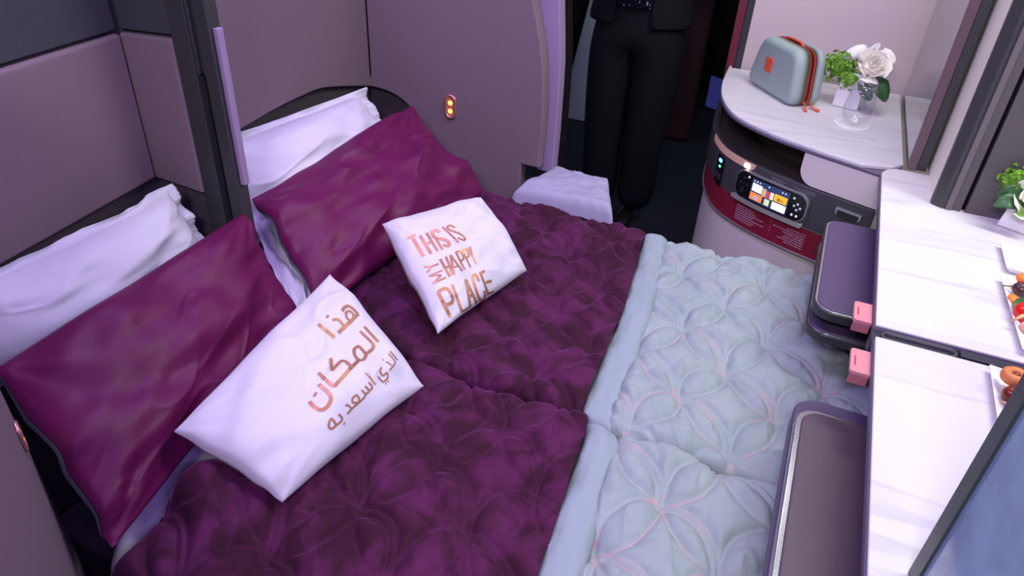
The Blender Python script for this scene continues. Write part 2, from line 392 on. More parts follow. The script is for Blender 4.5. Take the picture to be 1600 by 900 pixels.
def wallhit(px, py):
    o = EYE; d = ray(px, py); best = None
    for i in range(len(wp)-1):
        a, b = wp[i], wp[i+1]; e = b-a; den = d.x*e.y - d.y*e.x
        if abs(den) < 1e-9: continue
        t = (a.x*e.y - a.y*e.x)/den; u = (a.x*d.y - a.y*d.x)/den
        if 0 <= u <= 1 and t > 0 and (best is None or t < best[0]):
            nn = Vector((-e.y, e.x, 0)).normalized(); nn = nn if nn.dot(-d) > 0 else -nn
            best = (t, o + d*t, e.normalized(), nn)
    return best
hb = wallhit(30, 683)
if hb: reading_light(hb[1] + hb[3]*0.001, hb[2], hb[3], 0.75, 'rose gold reading light on the near wing wall at the left edge of the view')

# ================================================================== BEDS
def mattress(y0, y1, label):
    r = thing('mattress', (-0.3, (y0+y1)/2, 0), label, 'mattress', 'suite beds')
    MB().box(-1.16, 0.48, y0+0.02, y1-0.02, 0.0, 0.30).build('bed_base', seat_dark, r, bevel=0.01)
    c = 0.20 if y0 < 0.6 else 0.0          # the near mattress is cut back beside the wing wall
    MB().prism([(-1.17, y0+c), (-0.97, y0+c*0.55), (-0.83, y0-c*0.35), (0.49, y0-c*0.35), (0.49, y1), (-1.17, y1)] if c else [(-1.17, y0), (0.49, y0), (0.49, y1), (-1.17, y1)], 0.302, 0.485).build('sheet', white_cotton, r, bevel=0.03, seg=4)
mattress(0.45, 1.012, 'near suite bed under a white sheet, showing beside the lower burgundy pillow')
mattress(1.028, 1.80, 'far suite bed under a white sheet, against the mauve side wall')

A = 0.158; EI = np.linalg.inv(np.array([[0.073, 0.122], [0.135, -0.110]]))
def quiltd(x, y, ox, oy):
    """signed distance to the nearest stitched circle, distance to the nearest node; circles overlap into petals"""
    xs = x - ox + 0.010*fbm(x*5, y*5, 5); ys = y - oy + 0.010*fbm(x*5, y*5, 9)
    u = (EI[0,0]*xs + EI[0,1]*ys)*A; v = (EI[1,0]*xs + EI[1,1]*ys)*A
    iu = np.floor(u/A); iv = np.floor(v/A); R0 = A/math.sqrt(2)
    best = np.full(x.shape, 9.0)
    for di in (-1, 0, 1):
        for dj in (-1, 0, 1):
            du = u-(iu+di+0.5)*A; dv = v-(iv+dj+0.5)*A; r = np.hypot(du, dv)
            for RR, half in ((R0, False), (R0*0.87, True)):
                sd = r - RR
                if half: sd = np.where((np.abs(du) > 0.55*RR) & (dv*0+du > 0), sd, 9.0)
                m_ = np.abs(sd) < np.abs(best); best = np.where(m_, sd, best)
    node = np.hypot(u-np.round(u/A)*A, v-np.round(v/A)*A)
    return best, node
def quilt_height(x, y, ox, oy, seed, amp):
    sd, nd = quiltd(x, y, ox, oy); d_ = np.abs(sd)
    h = amp*(1-np.exp(-(d_/0.011)**1.1)) + amp*0.9*(1-np.exp(-(nd/0.028)**2))
    q = x + 0.35*y; p_ = y - 0.35*x
    rg = (1-np.abs(vnoise(q*26, p_*11, seed+40)))**6 - (1-np.abs(vnoise(q*14+5, p_*27, seed+41)))**7*0.8
    h += amp*0.38*rg*(1-np.exp(-(d_/0.012)))
    h += np.exp(-d_/0.010)*vnoise(x*75, y*75, seed+3)*0.0016
    h += 0.0028*fbm(x*16, y*16, seed+5) + 0.010*fbm(x*4.2, y*4.2, seed+8, 2)
    return h, sd
def sheet_obj(name, X, Y, Z, m, parent, attr=None, label=None):
    nu, nv = X.shape
    idx = np.arange(nu*nv).reshape(nu, nv)
    f = np.stack([idx[:-1,:-1], idx[1:,:-1], idx[1:,1:], idx[:-1,1:]], -1).reshape(-1, 4)
    o = meshobj(name, np.stack([X, Y, Z], -1).reshape(-1, 3), f, m, parent, True, None, label)
    if attr is not None:
        a = o.data.attributes.new('seam_distance', 'FLOAT', 'POINT'); a.data.foreach_set('value', attr.reshape(-1).astype(np.float32))
    return o
def rnd(e, r):   # rounded shoulder drop at distance e from an edge
    q = np.clip(1 - e/r, 0, 1); return r*(1-np.sqrt(np.clip(1-q*q, 0, 1)))
def hem_x(y):    # where plum velvet ends and the grey hem begins
    return np.interp(y, [0.3, 0.67, 0.98, 1.04, 1.4, 1.83], [-0.150, -0.200, -0.232, -0.262, -0.285, -0.345])
def bed_quilt(y0, y1, zb, headx, ox, oy, seed, side, labels):
    st = 0.0042
    n_v = int((y1-y0+0.2)/st); wv = np.linspace(y0-0.10, y1+0.10, n_v)
    yv = np.clip(wv, y0, y1); drop = (np.clip(y0-wv, 0, None) + np.clip(wv-y1, 0, None))
    # ---- velvet
    r = thing('velvet_blanket', (-0.5, (y0+y1)/2, zb), labels[0], 'blanket', 'plum velvet blankets')
    n_u = 150 if side == 'far' else 165
    U = np.linspace(0, 1, n_u)[:, None]
    xh = headx(yv)[None, :]; xb = hem_x(yv)[None, :]
    X = xh + (xb-xh)*U; Y = np.broadcast_to(yv, X.shape).copy()
    h, sd = quilt_height(X, Y, ox, oy, seed, 0.0145)
    ey = np.minimum(Y-y0, y1-Y)
    Z = zb + 0.016 + h - rnd(ey, 0.035) - rnd(X-xh, 0.03) - drop[None, :]
    if side == 'near':
        Z += 0.055*np.exp(-((X+0.76)/0.07)**2 - ((Y-0.53)/0.055)**2) + 0.03*np.exp(-((X+0.70)/0.10)**2-((Y-0.52)/0.16)**2)
        Y2 = Y + 0.0
    lo = (U < 0.004)*0.03; Z = Z - lo
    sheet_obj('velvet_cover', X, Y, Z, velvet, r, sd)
    # ---- rolled grey hem, belongs to the velvet blanket
    na = 22; rw = 0.036; rh = 0.020
    yy = wv; aa = np.linspace(-0.25, PI+0.25, na)[:, None]
    bulge = 1 + 0.06*fbm(yy*9, yy*0, seed+1)[None, :]
    Xh = hem_x(yv)[None, :] + rw*0.88 - rw*np.cos(aa)*bulge + 0*aa
    Zh = zb + 0.013 + rh*np.sin(aa)*bulge + 0.003*fbm(yv[None,:]*14, aa*1.3, seed+2) - rnd(np.minimum(yv-y0, y1-yv), 0.03)[None,:] - drop[None,:] + 0.008*fbm(yv*4.2, yv*0+3, seed+8, 2)[None,:]
    Yh = np.broadcast_to(yv, Xh.shape)
    sheet_obj('rolled_hem', Xh, Yh.copy(), Zh, hem_grey, r, None, 'grey-blue rolled hem')
    # ---- grey quilt at the foot
    q = thing('grey_quilt', (0.1, (y0+y1)/2, zb), labels[1], 'quilt', 'grey quilts at the foot of the beds')
    n_u = 190; U = np.linspace(0, 1, n_u)[:, None]
    xs = hem_x(yv)[None, :] + 0.055
    X = xs + (0.48-xs)*U; Y = np.broadcast_to(yv, X.shape).copy()
    h, sd = quilt_height(X, Y, *((-0.019, 1.317) if side == 'far' else (-0.128, 0.744)), seed+30, 0.0155)
    Z = zb + 0.006 + h - rnd(np.minimum(Y-y0, y1-Y), 0.035) - 0.7*rnd(X-xs, 0.03) - drop[None, :]
    sheet_obj('quilt_cover', X, Y, Z, grey_quilt, q, sd)
bed_quilt(1.022, 1.832, 0.492, lambda y: np.interp(y, [1.02, 1.3, 1.6, 1.83], [-0.98, -1.03, -1.0, -0.92]), -0.365, 1.477, 3, 'far',
    ('plum velvet blanket on the far bed, under the cushion with English words',
     'pink-stitched grey quilt on the far bed, beside the curved console'))
bed_quilt(0.36, 1.016, 0.497, lambda y: np.interp(y, [0.3, 0.42, 0.50, 0.55, 0.62, 0.75, 1.02], [-0.80, -0.79, -0.80, -0.80, -0.76, -0.74, -0.80]), -0.373, 0.911, 11, 'near',
    ('plum velvet blanket on the near bed, under the cushion with Arabic words',
     'pink-stitched grey quilt on the near bed, beside the nearest plum tray'))

# ================================================================== PILLOWS
def pillow_grid(cor, T, bow, seed, n=72, m=56, ext=0.0, wr=1.0, ears=0.0, bend=None, sharp=0.42, side=1, backT=None, flat=0.0):
    TL, TR, BR, BL = [np.array(c) for c in cor]
    e = 1 + ext
    s = np.linspace(-e, e, n)[:, None]*np.ones((1, m)); t = np.linspace(-e, e, m)[None, :]*np.ones((n, 1))
    ss = s*(1 - bow*(1-np.clip(np.abs(t), 0, 1)**2)*np.abs(s)**3); tt = t*(1 - bow*1.2*(1-np.clip(np.abs(s), 0, 1)**2)*np.abs(t)**3)
    a = ((1+ss)/2)[..., None]; b = ((1+tt)/2)[..., None]          # b: 0 bottom, 1 top
    P = (TL*(1-a)+TR*a)*b + (BL*(1-a)+BR*a)*(1-b)
    nrm = np.cross((TR-TL)+(BR-BL), (TL-BL)+(TR-BR)); nrm = nrm/np.linalg.norm(nrm)
    sc, tc_ = np.clip(1-s*s, 0, 1), np.clip(1-t*t, 0, 1)
    h = (sc*tc_)**sharp
    w_ = np.zeros_like(s)
    for k, (cs, ct) in enumerate(((-1,-1),(1,-1),(1,1),(-1,1))):
        r = np.hypot((s-cs)*1.3, t-ct); th = np.arctan2(t-ct, (s-cs)*1.3)
        w_ += np.exp(-r/0.55)*np.sin(th*(11+k)+seed+k*1.7)*np.clip(r/0.3, 0, 1)
    cr = (1-np.abs(vnoise(s*1.7+t*1.2+seed*3.1, t*1.5-s*0.9, seed+5)))**9*np.clip(fbm(s*1.5+9, t*1.5, seed+6, 1)+0.35, 0, 1)
    cr2 = (1-np.abs(vnoise(s*3.1-t*1.9+seed*1.7, t*2.5+s*1.3, seed+15)))**9*np.clip(fbm(s*1.9-4, t*1.9, seed+16, 1)+0.15, 0, 1)
    wv = wr*(0.0030*w_ + 0.004*fbm(s*1.4+seed, t*1.4, seed, 1) + 0.0055*cr + 0.0045*cr2)
    fold = 0.010*fbm(s*2.2+3*seed, t*2.2, seed+9, 2)*wr
    top = P + nrm*((h*T + wv*np.clip(h*1.5, 0, 1) + fold)[..., None])
    bT = T if backT is None else backT
    bot = P + nrm*((-h*bT + fold - 0.0015)[..., None])
    if ext > 0:
        o = np.clip(np.maximum(np.abs(s), np.abs(t))-1, 0, 1)/ext
        wav = 0.55*(0.016*np.sin(s*7+seed)*np.cos(t*9+seed*2) + 0.012*fbm(s*5, t*5, seed+4))*o
        top += nrm*wav[..., None]; bot += nrm*wav[..., None]
    if bend is not None:
        B = bend(s, t); top += B; bot += B
    return top, bot, nrm
def grid_faces(n, m, off=0, flip=False):
    idx = np.arange(n*m).reshape(n, m) + off
    f = np.stack([idx[:-1,:-1], idx[1:,:-1], idx[1:,1:], idx[:-1,1:]], -1).reshape(-1, 4)
    return (f[:, ::-1] if flip else f).tolist()
def border(n, m):
    idx = np.arange(n*m).reshape(n, m)
    return list(idx[:,0]) + list(idx[-1,1:]) + list(idx[-2::-1,-1]) + list(idx[0,-2:0:-1])
def pillow(name, cor, T, material, parent=None, **k):
    top, bot, nrm = pillow_grid(cor, T, k.pop('bow', 0.06), k.pop('seed', 1), **k)
    n, mm = top.shape[:2]; N = n*mm
    f = grid_faces(n, mm) + grid_faces(n, mm, N, True)
    b = border(n, mm); f += [(b[i], b[(i+1) % len(b)] , b[(i+1) % len(b)]+N, b[i]+N)[::-1] for i in range(len(b))]
    V = np.concatenate([top.reshape(-1,3), bot.reshape(-1,3)])
    return meshobj(name, V, f, material, parent)
def two_sided(cor, T, label, cat, group, **k):
    c = sum((Vector(x) for x in cor), Vector())/4; c.z = min(x[2] for x in cor)
    r = thing('burgundy_pillow', c, label, cat, group)
    top, bot, nrm = pillow_grid(cor, T, k.pop('bow', 0.05), k.pop('seed', 1), **k)
    n, mm = top.shape[:2]
    meshobj('front_cover', top.reshape(-1,3), grid_faces(n, mm), burgundy, r)
    meshobj('back_cover', (bot - nrm*0.001).reshape(-1,3), grid_faces(n, mm, 0, True), greyblue, r, label='grey-blue reverse side')
    return r

# white pillows against the head walls
tag(pillow('white_pillow', (W(-100,478,0.815), W(258,300,0.825), W(318,404,0.66), W(-70,640,0.64)), 0.095, white_cotton, ext=0.11, seed=4, backT=0.03, bow=0.01, wr=1.0, sharp=0.5, n=110, m=84),
    'plump white flanged pillow behind the nearer burgundy pillow', 'pillow', 'white pillows')
tag(pillow('white_pillow', (W(330,235,0.80), W(558,150,0.80), W(607,235,0.63), W(395,375,0.60)), 0.100, white_cotton, ext=0.16, seed=9, backT=0.05, bow=0.01, wr=1.0, sharp=0.5, n=110, m=84),
    'plump white flanged pillow with an upturned corner behind the farther burgundy pillow', 'pillow', 'white pillows')
tag(pillow('white_pillow', (W(388,330,0.66), W(470,330,0.60), W(500,470,0.545), W(455,488,0.54)), 0.012, white_cotton, ext=0.05, seed=14, bow=0.02),
    'corner of a white pillow tucked under the farther burgundy pillow beside the dark post', 'pillow', 'white pillows')

two_sided((W(-2,571,0.76), W(382,332,0.775), W(462,498,0.56), W(182,853,0.56)), 0.062, 'burgundy satin pillow behind the cushion with Arabic words', 'pillow', 'burgundy pillows', seed=2, bow=0.0, wr=1.9, backT=0.115, n=110, m=84)
two_sided((W(397,304,0.74), W(641,168,0.76), W(757,298,0.57), W(505,478,0.56)), 0.060, 'burgundy satin pillow behind the cushion with English words', 'pillow', 'burgundy pillows', seed=6, bow=0.0, wr=1.9, backT=0.08, n=110, m=84)

CUSH = {}
def cushion(cor, T, label, **k):
    c = sum((Vector(x) for x in cor), Vector())/4; c.z = min(x[2] for x in cor)
    r = thing('printed_cushion', c, label, 'cushion', 'white cushions with copper lettering')
    o = pillow('cushion_cover', cor, T, cushion_cotton, r, **k)
    return r, o
c1, c1m = cushion((W(272,672,0.655), W(517,424,0.695), W(664,600,0.565), W(442,783,0.565)), 0.060, 'white cushion with copper Arabic words, leaning on the nearer burgundy pillow', seed=3, bow=0.02, wr=0.9, n=110, m=84)
c2, c2m = cushion((W(597,350,0.685), W(753,306,0.70), W(824,422,0.565), W(685,520,0.565)), 0.056, 'white cushion with copper English words, leaning on the farther burgundy pillow', seed=8, bow=0.02, wr=0.9, n=110, m=84)

def bvh(o):
    off = ORG[o.name]; return BVHTree.FromPolygons([v.co + off for v in o.data.vertices], [list(p.vertices) for p in o.data.polygons])
def lettering(parent, cm, strokes, label):
    tree = bvh(cm); mb = MB()
    for pts, wpx in strokes:
        if len(pts) == 1:
            x, y = pts[0]; pts = [(x-wpx*0.28, y-wpx*0.1), (x+wpx*0.28, y+wpx*0.1)]
        dens = []
        for (a, b) in zip(pts[:-1], pts[1:]):
            k = max(1, int(math.hypot(b[0]-a[0], b[1]-a[1])/1.6))
            dens += [(a[0]+(b[0]-a[0])*i/k, a[1]+(b[1]-a[1])*i/k) for i in range(k)]
        dens.append(pts[-1]); H = []
        for p in dens:
            hit = tree.ray_cast(EYE, ray(*p))
            if hit[0] is not None: H.append((hit[0], hit[1], hit[3]))
        if len(H) < 2: continue
        v = []
        for i, (p, nm, ds) in enumerate(H):
            nm = nm if nm.dot(EYE-p) > 0 else -nm
            t = (H[min(i+1, len(H)-1)][0]-H[max(i-1, 0)][0]).normalized()
            sd = nm.cross(t).normalized(); w_ = wpx/2*ds/F_PX*1.12
            q = p + nm*0.0011
            v += [q - sd*w_, q + sd*w_]
        mb.add(v, [(2*i, 2*i+1, 2*i+3, 2*i+2) for i in range(len(H)-1)])
    return mb.build('printed_lettering', copper, parent, smooth=True, label=label)
def curve(pts, n=6): return [(p.x, p.y) for p in spline([(a, b, 0) for a, b in pts], n)]
Q = lambda pts: [(470 + x/7.5, 460 + y/7.5) for x, y in pts]
Q2 = lambda pts: [(470 + x/7.5, 560 + y/7.5) for x, y in pts]
ar = [
 (Q([(205,350),(395,505)]), 5), (Q([(313,262)]), 6),
 (curve(Q([(372,308),(405,292),(440,300),(475,335),(510,385)])), 4.2), (Q([(440,450),(600,300),(672,228)]), 5.2),
 (curve(Q([(485,200),(505,160),(550,138),(590,155),(630,190),(665,225)])), 4.6),
 (curve(Q([(560,305),(535,270),(528,225),(548,200),(585,205),(615,240),(615,265)])), 3.8),
 (Q([(740,378),(908,560)]), 4.6), (curve(Q([(692,432),(830,565),(850,605),(835,645),(765,700)])), 4.6),
 (curve(Q([(765,700),(745,680),(690,620),(668,612),(630,640),(622,680),(650,745),(700,775),(740,760),(762,715),(740,680)])), 4.6),
 (Q([(690,765),(560,890)]), 5),
 (Q([(352,748),(362,890)]), 4.5), (curve(Q([(362,895),(440,815),(475,785),(515,785),(560,820),(600,865)])), 5),
 (curve(Q2([(560,140),(430,285),(395,322),(360,312),(300,260),(205,170)])), 5.2), (Q2([(690,15),(560,140)]), 5.2), (Q2([(362,145),(352,20)]), 4.5),
 (curve(Q2([(213,308),(290,370),(340,425),(350,490),(315,560),(260,600),(200,595),(150,560),(100,508)])), 5.2), (Q2([(170,424)]), 6.5),
 # third line
 (Q([(1045,665),(1130,770)]), 2.4), (curve(Q([(1025,692),(1085,765),(1102,795),(1090,830),(1035,888)])), 2.4), (curve(Q([(995,800),(1020,800),(1060,838)])), 2.2), (Q([(965,770)]), 3),
 (curve(Q2([(945,110),(928,140),(935,175),(965,200),(1000,170),(1015,190),(1010,235),(970,272),(940,262),(903,210)])), 2.8), (Q2([(1020,270)]), 3), (Q2([(995,297)]), 3),
 (Q2([(790,200),(872,308)]), 3), (curve(Q2([(760,160),(755,180),(775,195),(785,172)])), 1.6),
 (curve(Q2([(790,280),(830,325),(828,355),(795,372),(755,330),(795,372),(790,395),(755,412),(712,372),(752,420),(740,455),(690,505),(600,585),(540,650)])), 3),
 (curve(Q2([(680,505),(675,460),(650,432),(610,460),(597,500),(620,520),(655,515)])), 3),
 (curve(Q2([(518,556),(545,545),(570,565),(590,590)])), 2.8),
 (curve(Q2([(440,650),(480,700),(470,735),(410,785)])), 3), (curve(Q2([(410,785),(370,820),(335,815),(325,770),(350,710),(385,735),(410,780)])), 3.2), (Q2([(505,762)]), 3.4),
]
lettering(c1m, c1m, ar, 'copper Arabic words in three lines')
E2 = lambda pts: [(630 + x/5.625, 340 + y/5.625) for x, y in pts]
en = [
 (E2([(35,185),(105,150)]), 4), (E2([(75,165),(178,342)]), 5),
 (E2([(150,160),(245,318)]), 4.6), (E2([(205,135),(302,295)]), 3.8), (E2([(195,235),(245,215)]), 3.6), (E2([(245,120),(345,280)]), 3.6),
 (curve(E2([(322,128),(290,112),(262,130),(265,165),(300,185),(340,190),(385,205),(408,235),(390,250),(350,240)])), 4.4),
 (E2([(345,82),(488,218)]), 3), (curve(E2([(455,92),(420,72),(388,82),(400,105),(450,125),(500,145),(540,180),(530,200),(480,178)])), 3.2),
 (E2([(325,365),(410,520)]), 4), (E2([(375,345),(440,505)]), 3.6), (E2([(365,445),(405,428)]), 3.4),
 (E2([(415,330),(448,500)]), 3.4), (E2([(415,330),(520,470)]), 3.4), (E2([(440,440),(490,425)]), 3),
 (E2([(462,305),(540,460)]), 3.4), (curve(E2([(462,305),(500,300),(528,350),(520,375),(495,372)])), 3.2),
 (E2([(517,283),(590,437)]), 3), (curve(E2([(517,283),(550,282),(575,330),(568,350),(548,345)])), 2.8),
 (E2([(560,268),(600,325),(643,412)]), 2.8), (E2([(588,255),(605,330)]), 2.6),
 (E2([(180,435),(250,430),(312,408)]), 2.8), (E2([(250,430),(212,485)]), 2.8),
 (E2([(228,515),(345,465)]), 2.6), (E2([(228,515),(335,505)]), 2.6), (E2([(335,505),(262,580)]), 2.6), (E2([(262,580),(378,525)]), 2.8),
 (E2([(305,650),(415,878)]), 5), (curve(E2([(305,650),(365,625),(400,640),(432,700),(425,745),(370,770)])), 5),
 (E2([(430,590),(515,825)]), 4.6), (E2([(515,825),(570,790)]), 4.6),
 (E2([(548,545),(590,785)]), 4.6), (E2([(548,545),(645,750)]), 4.6), (E2([(575,690),(625,680)]), 3.8),
 (curve(E2([(665,560),(640,505),(618,508),(612,540),(640,640),(670,715),(700,715),(718,690),(710,640)])), 4.4),
 (E2([(675,480),(745,668)]), 4.4), (E2([(670,492),(715,470)]), 3.8), (E2([(725,570),(775,555)]), 3.8), (E2([(745,668),(795,645)]), 4.2),
]
lettering(c2m, c2m, en, 'copper words THIS IS MY HAPPY PLACE')

# ================================================================== ARMREST WITH LAVENDER COVER
ar_ = thing('covered_armrest', (-0.62, 1.93, 0), 'armrest under a rumpled lavender cover beyond the far bed, beside the mauve side wall', 'armrest')
apoly = [(-0.775,1.845),(-0.745,1.925),(-0.700,2.045),(-0.60,2.06),(-0.535,2.01),(-0.455,1.845)]
MB().prism([(x*0.985-0.01, y) for x, y in apoly], 0.0, 0.535).build('armrest_body', tray_edge, ar_, bevel=0.02, seg=3)
n_ = 50; X, Y = np.meshgrid(np.linspace(-1.04, 1.04, n_), np.linspace(-1.04, 1.04, n_), indexing='ij')
a = (X+1)/2; b = (Y+1)/2
cA, cB, cC, cD = [np.array(v) for v in ((-0.775,1.84),(-0.455,1.84),(-0.530,2.035),(-0.715,2.05))]
PX = ((cA*(1-a)[...,None]+cB*a[...,None])*(1-b)[...,None] + (cD*(1-a)[...,None]+cC*a[...,None])*b[...,None])
edge_d = 1.04-np.maximum(np.abs(X), np.abs(Y))
ZZ = 0.562 - 0.05*np.clip(-Y-0.80, 0, 1) + 0.006*fbm(X*2.5, Y*2.5, 3) - 0.045*np.exp(-edge_d/0.045) + 0.004*np.exp(-((X+0.5*Y-0.2)/0.05)**2)
sheet_obj('cloth_cover', PX[...,0], PX[...,1], ZZ, lav_cloth, ar_, None, 'lavender cloth')

# ================================================================== CONSOLE WITH CURVED FRONT
Fp = spline([(-0.315, 2.74, 0), (-0.300, 2.50, 0), (-0.268, 2.33, 0), (-0.205, 2.19, 0), (-0.10, 2.095, 0), (0.02, 2.03, 0), (0.13, 1.985, 0), (0.23, 1.945, 0)], 10)
acc = [0.0]
for i in range(1, len(Fp)): acc.append(acc[-1] + (Fp[i]-Fp[i-1]).length)
FL = acc[-1]
def fas(s, z, d=0.0):
    s = max(0, min(FL-1e-6, s)); i = 0
    while acc[i+1] < s: i += 1
    k = (s-acc[i])/(acc[i+1]-acc[i]); p = Fp[i].lerp(Fp[i+1], k)
    t = (Fp[min(i+2, len(Fp)-1)]-Fp[max(i-1, 0)]).normalized(); n = Vector((t.y, -t.x, 0))
    if n.y > 0.9: n = -n
    q = p + n*d; return (q.x, q.y, z)
# outward normal check: must point towards the bed side (-y / -x)
def fpix(px, py):   # sight line -> (s, z) on the console front
    d = ray(px, py); best = None
    for i in range(len(Fp)-1):
        a, b = Fp[i], Fp[i+1]; e = b-a; den = d.x*e.y-d.y*e.x
        if abs(den) < 1e-9: continue
        t = (a.x*e.y-a.y*e.x)/den; u = (a.x*d.y-a.y*d.x)/den
        if -0.001 <= u <= 1.001 and t > 0 and (best is None or t < best[0]): best = (t, acc[i]+u*(acc[i+1]-acc[i]), (EYE+d*t).z)
    return (best[1], best[2]) if best else (0, 0)
def foot(d=0.0, back=2.72):
    return [fas(s, 0, d)[:2] for s in np.linspace(0, FL, 60)] + [(0.235, back), (-0.31+0.0, back)]
con = thing('console_cabinet', (0.0, 2.3, 0), 'curved console cabinet with charcoal front and crimson band at the foot of the far bed', 'cabinet')
def band(name, z0, z1, m, d=0.0, bevel=0.003, **k): return MB().prism(foot(d), z0, z1).build(name, m, con, bevel=bevel, **k)
band('base_body', 0.0, 0.462, cabinet_beige, -0.012)
band('lower_trim', 0.462, 0.468, trim_pale, 0.001, 0.001)
band('crimson_band', 0.468, 0.552, red_band, -0.003)
band('middle_trim', 0.552, 0.556, trim_pale, 0.001, 0.001)
band('charcoal_fascia', 0.556, 0.676, charcoal, 0.004, 0.006)
rec = [fas(s, 0, -0.13)[:2] for s in np.linspace(0.05, FL-0.02, 50)] + [(0.23, 2.715), (-0.2, 2.715)]
MB().prism(rec, 0.676, 0.768).build('recess_back', recess_dark, con)
MB().prism(foot(-0.01), 0.6765, 0.6775).build('recess_floor', recess_dark, con)
MB().prism([fas(s, 0, 0.002)[:2] for s in np.linspace(0, FL, 60)] + [(0.262, 2.0), (0.262, 2.72), (-0.30, 2.72)], 0.767, 0.775).build('shelf_edge', edge_purple, con, bevel=0.002)
def panel(name, poly, d0, d1, m, parent=con, bevel=0, label=None, **k):
    """outline in (s, z) on the curved front, built in columns so that it follows the curve"""
    S0 = min(p[0] for p in poly); S1 = max(p[0] for p in poly); e = (S1-S0)*0.002
    cs = sorted(set([round(min(max(p[0], S0+e), S1-e), 5) for p in poly] + [round(x, 5) for x in np.linspace(S0+e, S1-e, max(3, int((S1-S0)/0.012)))]))
    cols = []
    for s_ in cs:
        zs = []
        for i in range(len(poly)):
            a, b = poly[i], poly[(i+1) % len(poly)]
            if abs(a[0]-b[0]) > 1e-9 and min(a[0], b[0]) <= s_ <= max(a[0], b[0]): zs.append(a[1]+(b[1]-a[1])*(s_-a[0])/(b[0]-a[0]))
        if zs: cols.append((s_, min(zs), max(zs)))
    v = []
    for s_, z0, z1 in cols: v += [fas(s_, z0, d1), fas(s_, z1, d1), fas(s_, z1, d0), fas(s_, z0, d0)]
    n = len(cols); f = [(4*i+q, 4*i+4+q, 4*i+4+(q+1) % 4, 4*i+(q+1) % 4) for i in range(n-1) for q in range(4)] + [(3, 2, 1, 0), (4*n-4, 4*n-3, 4*n-2, 4*n-1)]
    return MB().add(v, f).build(name, m, parent, bevel=bevel, label=label, **k)
def strip(name, s0, s1, z0, z1, d0, d1, m, parent=con, n=14, r=None, **k):
    top = [(s, z1) for s in np.linspace(s0, s1, n)]; bot = [(s, z0) for s in np.linspace(s0, s1, n)]
    return panel(name, bot + top[::-1], d0, d1, m, parent, **k)
def rstrip(s0, s1, z0, z1, r, n=12):
    """rounded rectangle densely sampled along s"""
    p = rrect(s0, s1, z0, z1, r, 6); out = []
    for i, a in enumerate(p):
        b = p[(i+1) % len(p)]; k = max(1, int(abs(b[0]-a[0])/0.02))
        out += [(a[0]+(b[0]-a[0])*j/k, a[1]+(b[1]-a[1])*j/k) for j in range(k)]
    return out
sd_, zd_ = fpix(1256, 245)
panel('beige_door', rstrip(sd_, FL-0.002, 0.679, 0.7665, [0.045, 0.0005, 0.0005, 0.004]), -0.004, -0.0005, cabinet_beige)
# copper light strip with a lit lamp
s0_, _ = fpix(1122, 205); s1_, _ = fpix(1187, 243)
panel('light_strip', rstrip(s0_, s1_, 0.656, 0.6765, [0.010, 0.018, 0.002, 0.002]), 0.003, 0.007, mat('peach_lens', (0.55, 0.33, 0.27), 0.3, emit=(1, 0.6, 0.4), estr=0.12, var=0.3, vscale=120), label='peach glowing strip')
s2_, z2_ = fpix(1175, 242)
lstrip = bpy.data.objects['light_strip']
panel('strip_lamp', rrect(s2_-0.012, s2_+0.010, 0.657, 0.672, 0.005), 0.0072, 0.0085, mat('warm_lamp', (1, 0.9, 0.7), 0.4, emit=(1, 0.85, 0.6), estr=6), lstrip)
# socket plate
s3_, z3_ = fpix(1127, 262)
splate = panel('socket_plate', rrect(s3_-0.024, s3_+0.024, z3_-0.052, z3_+0.04, 0.008), 0.004, 0.007, black_gloss)
panel('blue_indicator', rrect(s3_-0.010, s3_+0.010, z3_+0.020, z3_+0.031, 0.004), 0.0072, 0.0085, mat('blue_led', (0.1, 0.3, 1), 0.4, emit=(0.1, 0.35, 1), estr=5), splate)
panel('green_indicator', rrect(s3_-0.004, s3_+0.008, z3_+0.003, z3_+0.010, 0.003), 0.0072, 0.0085, mat('green_led', (0.1, 1, 0.2), 0.4, emit=(0.1, 1, 0.3), estr=2.5), splate)
for k in (-1, 1): panel('socket_hole', rrect(s3_+k*0.010-0.006, s3_+k*0.010+0.006, z3_-0.035, z3_-0.015, 0.002), 0.0072, 0.0080, charcoal, splate)
# handset cradle and handset
sa, za = fpix(1158, 282); sb, zb_ = fpix(1263, 325)
sc_ = (sa+sb)/2; zc_ = (za+zb_)/2; hl = (sb-sa)/2; hh = 0.040
panel('handset_cradle', rstrip(sc_-hl-0.03, sc_+hl+0.010, zc_-hh-0.018, zc_+hh+0.004, 0.030), 0.004, 0.007, charcoal, bevel=0.002)
panel('cradle_lip', rstrip(sc_-hl-0.01, sc_+hl+0.002, zc_-hh-0.017, zc_-hh-0.004, 0.006), 0.0072, 0.020, mat('silver_lip', (0.45, 0.46, 0.40), 0.35, metal=0.4), bevel=0.003)
hs = thing('handset', fas(sc_, zc_-hh, 0.012), 'black handset with a lit colour screen docked in the curved console front', 'remote control')
panel('handset_rim', rstrip(sc_-hl-0.004, sc_+hl+0.004, zc_-hh-0.003, zc_+hh+0.003, 0.030), 0.0074, 0.017, trim_pale, hs)
panel('handset_body', rstrip(sc_-hl, sc_+hl, zc_-hh, zc_+hh, 0.028), 0.0175, 0.020, black_gloss, hs)
sA = sc_ - hl*0.50; sB = sc_ + hl*0.56
hscreen = panel('screen', rstrip(sA, sB, zc_-hh*0.86, zc_+hh*0.86, 0.002), 0.0202, 0.0208, mat('screen_navy', (0.02, 0.03, 0.08), 0.2, emit=(0.03, 0.05, 0.13), estr=0.8), hs)
random.seed(5)
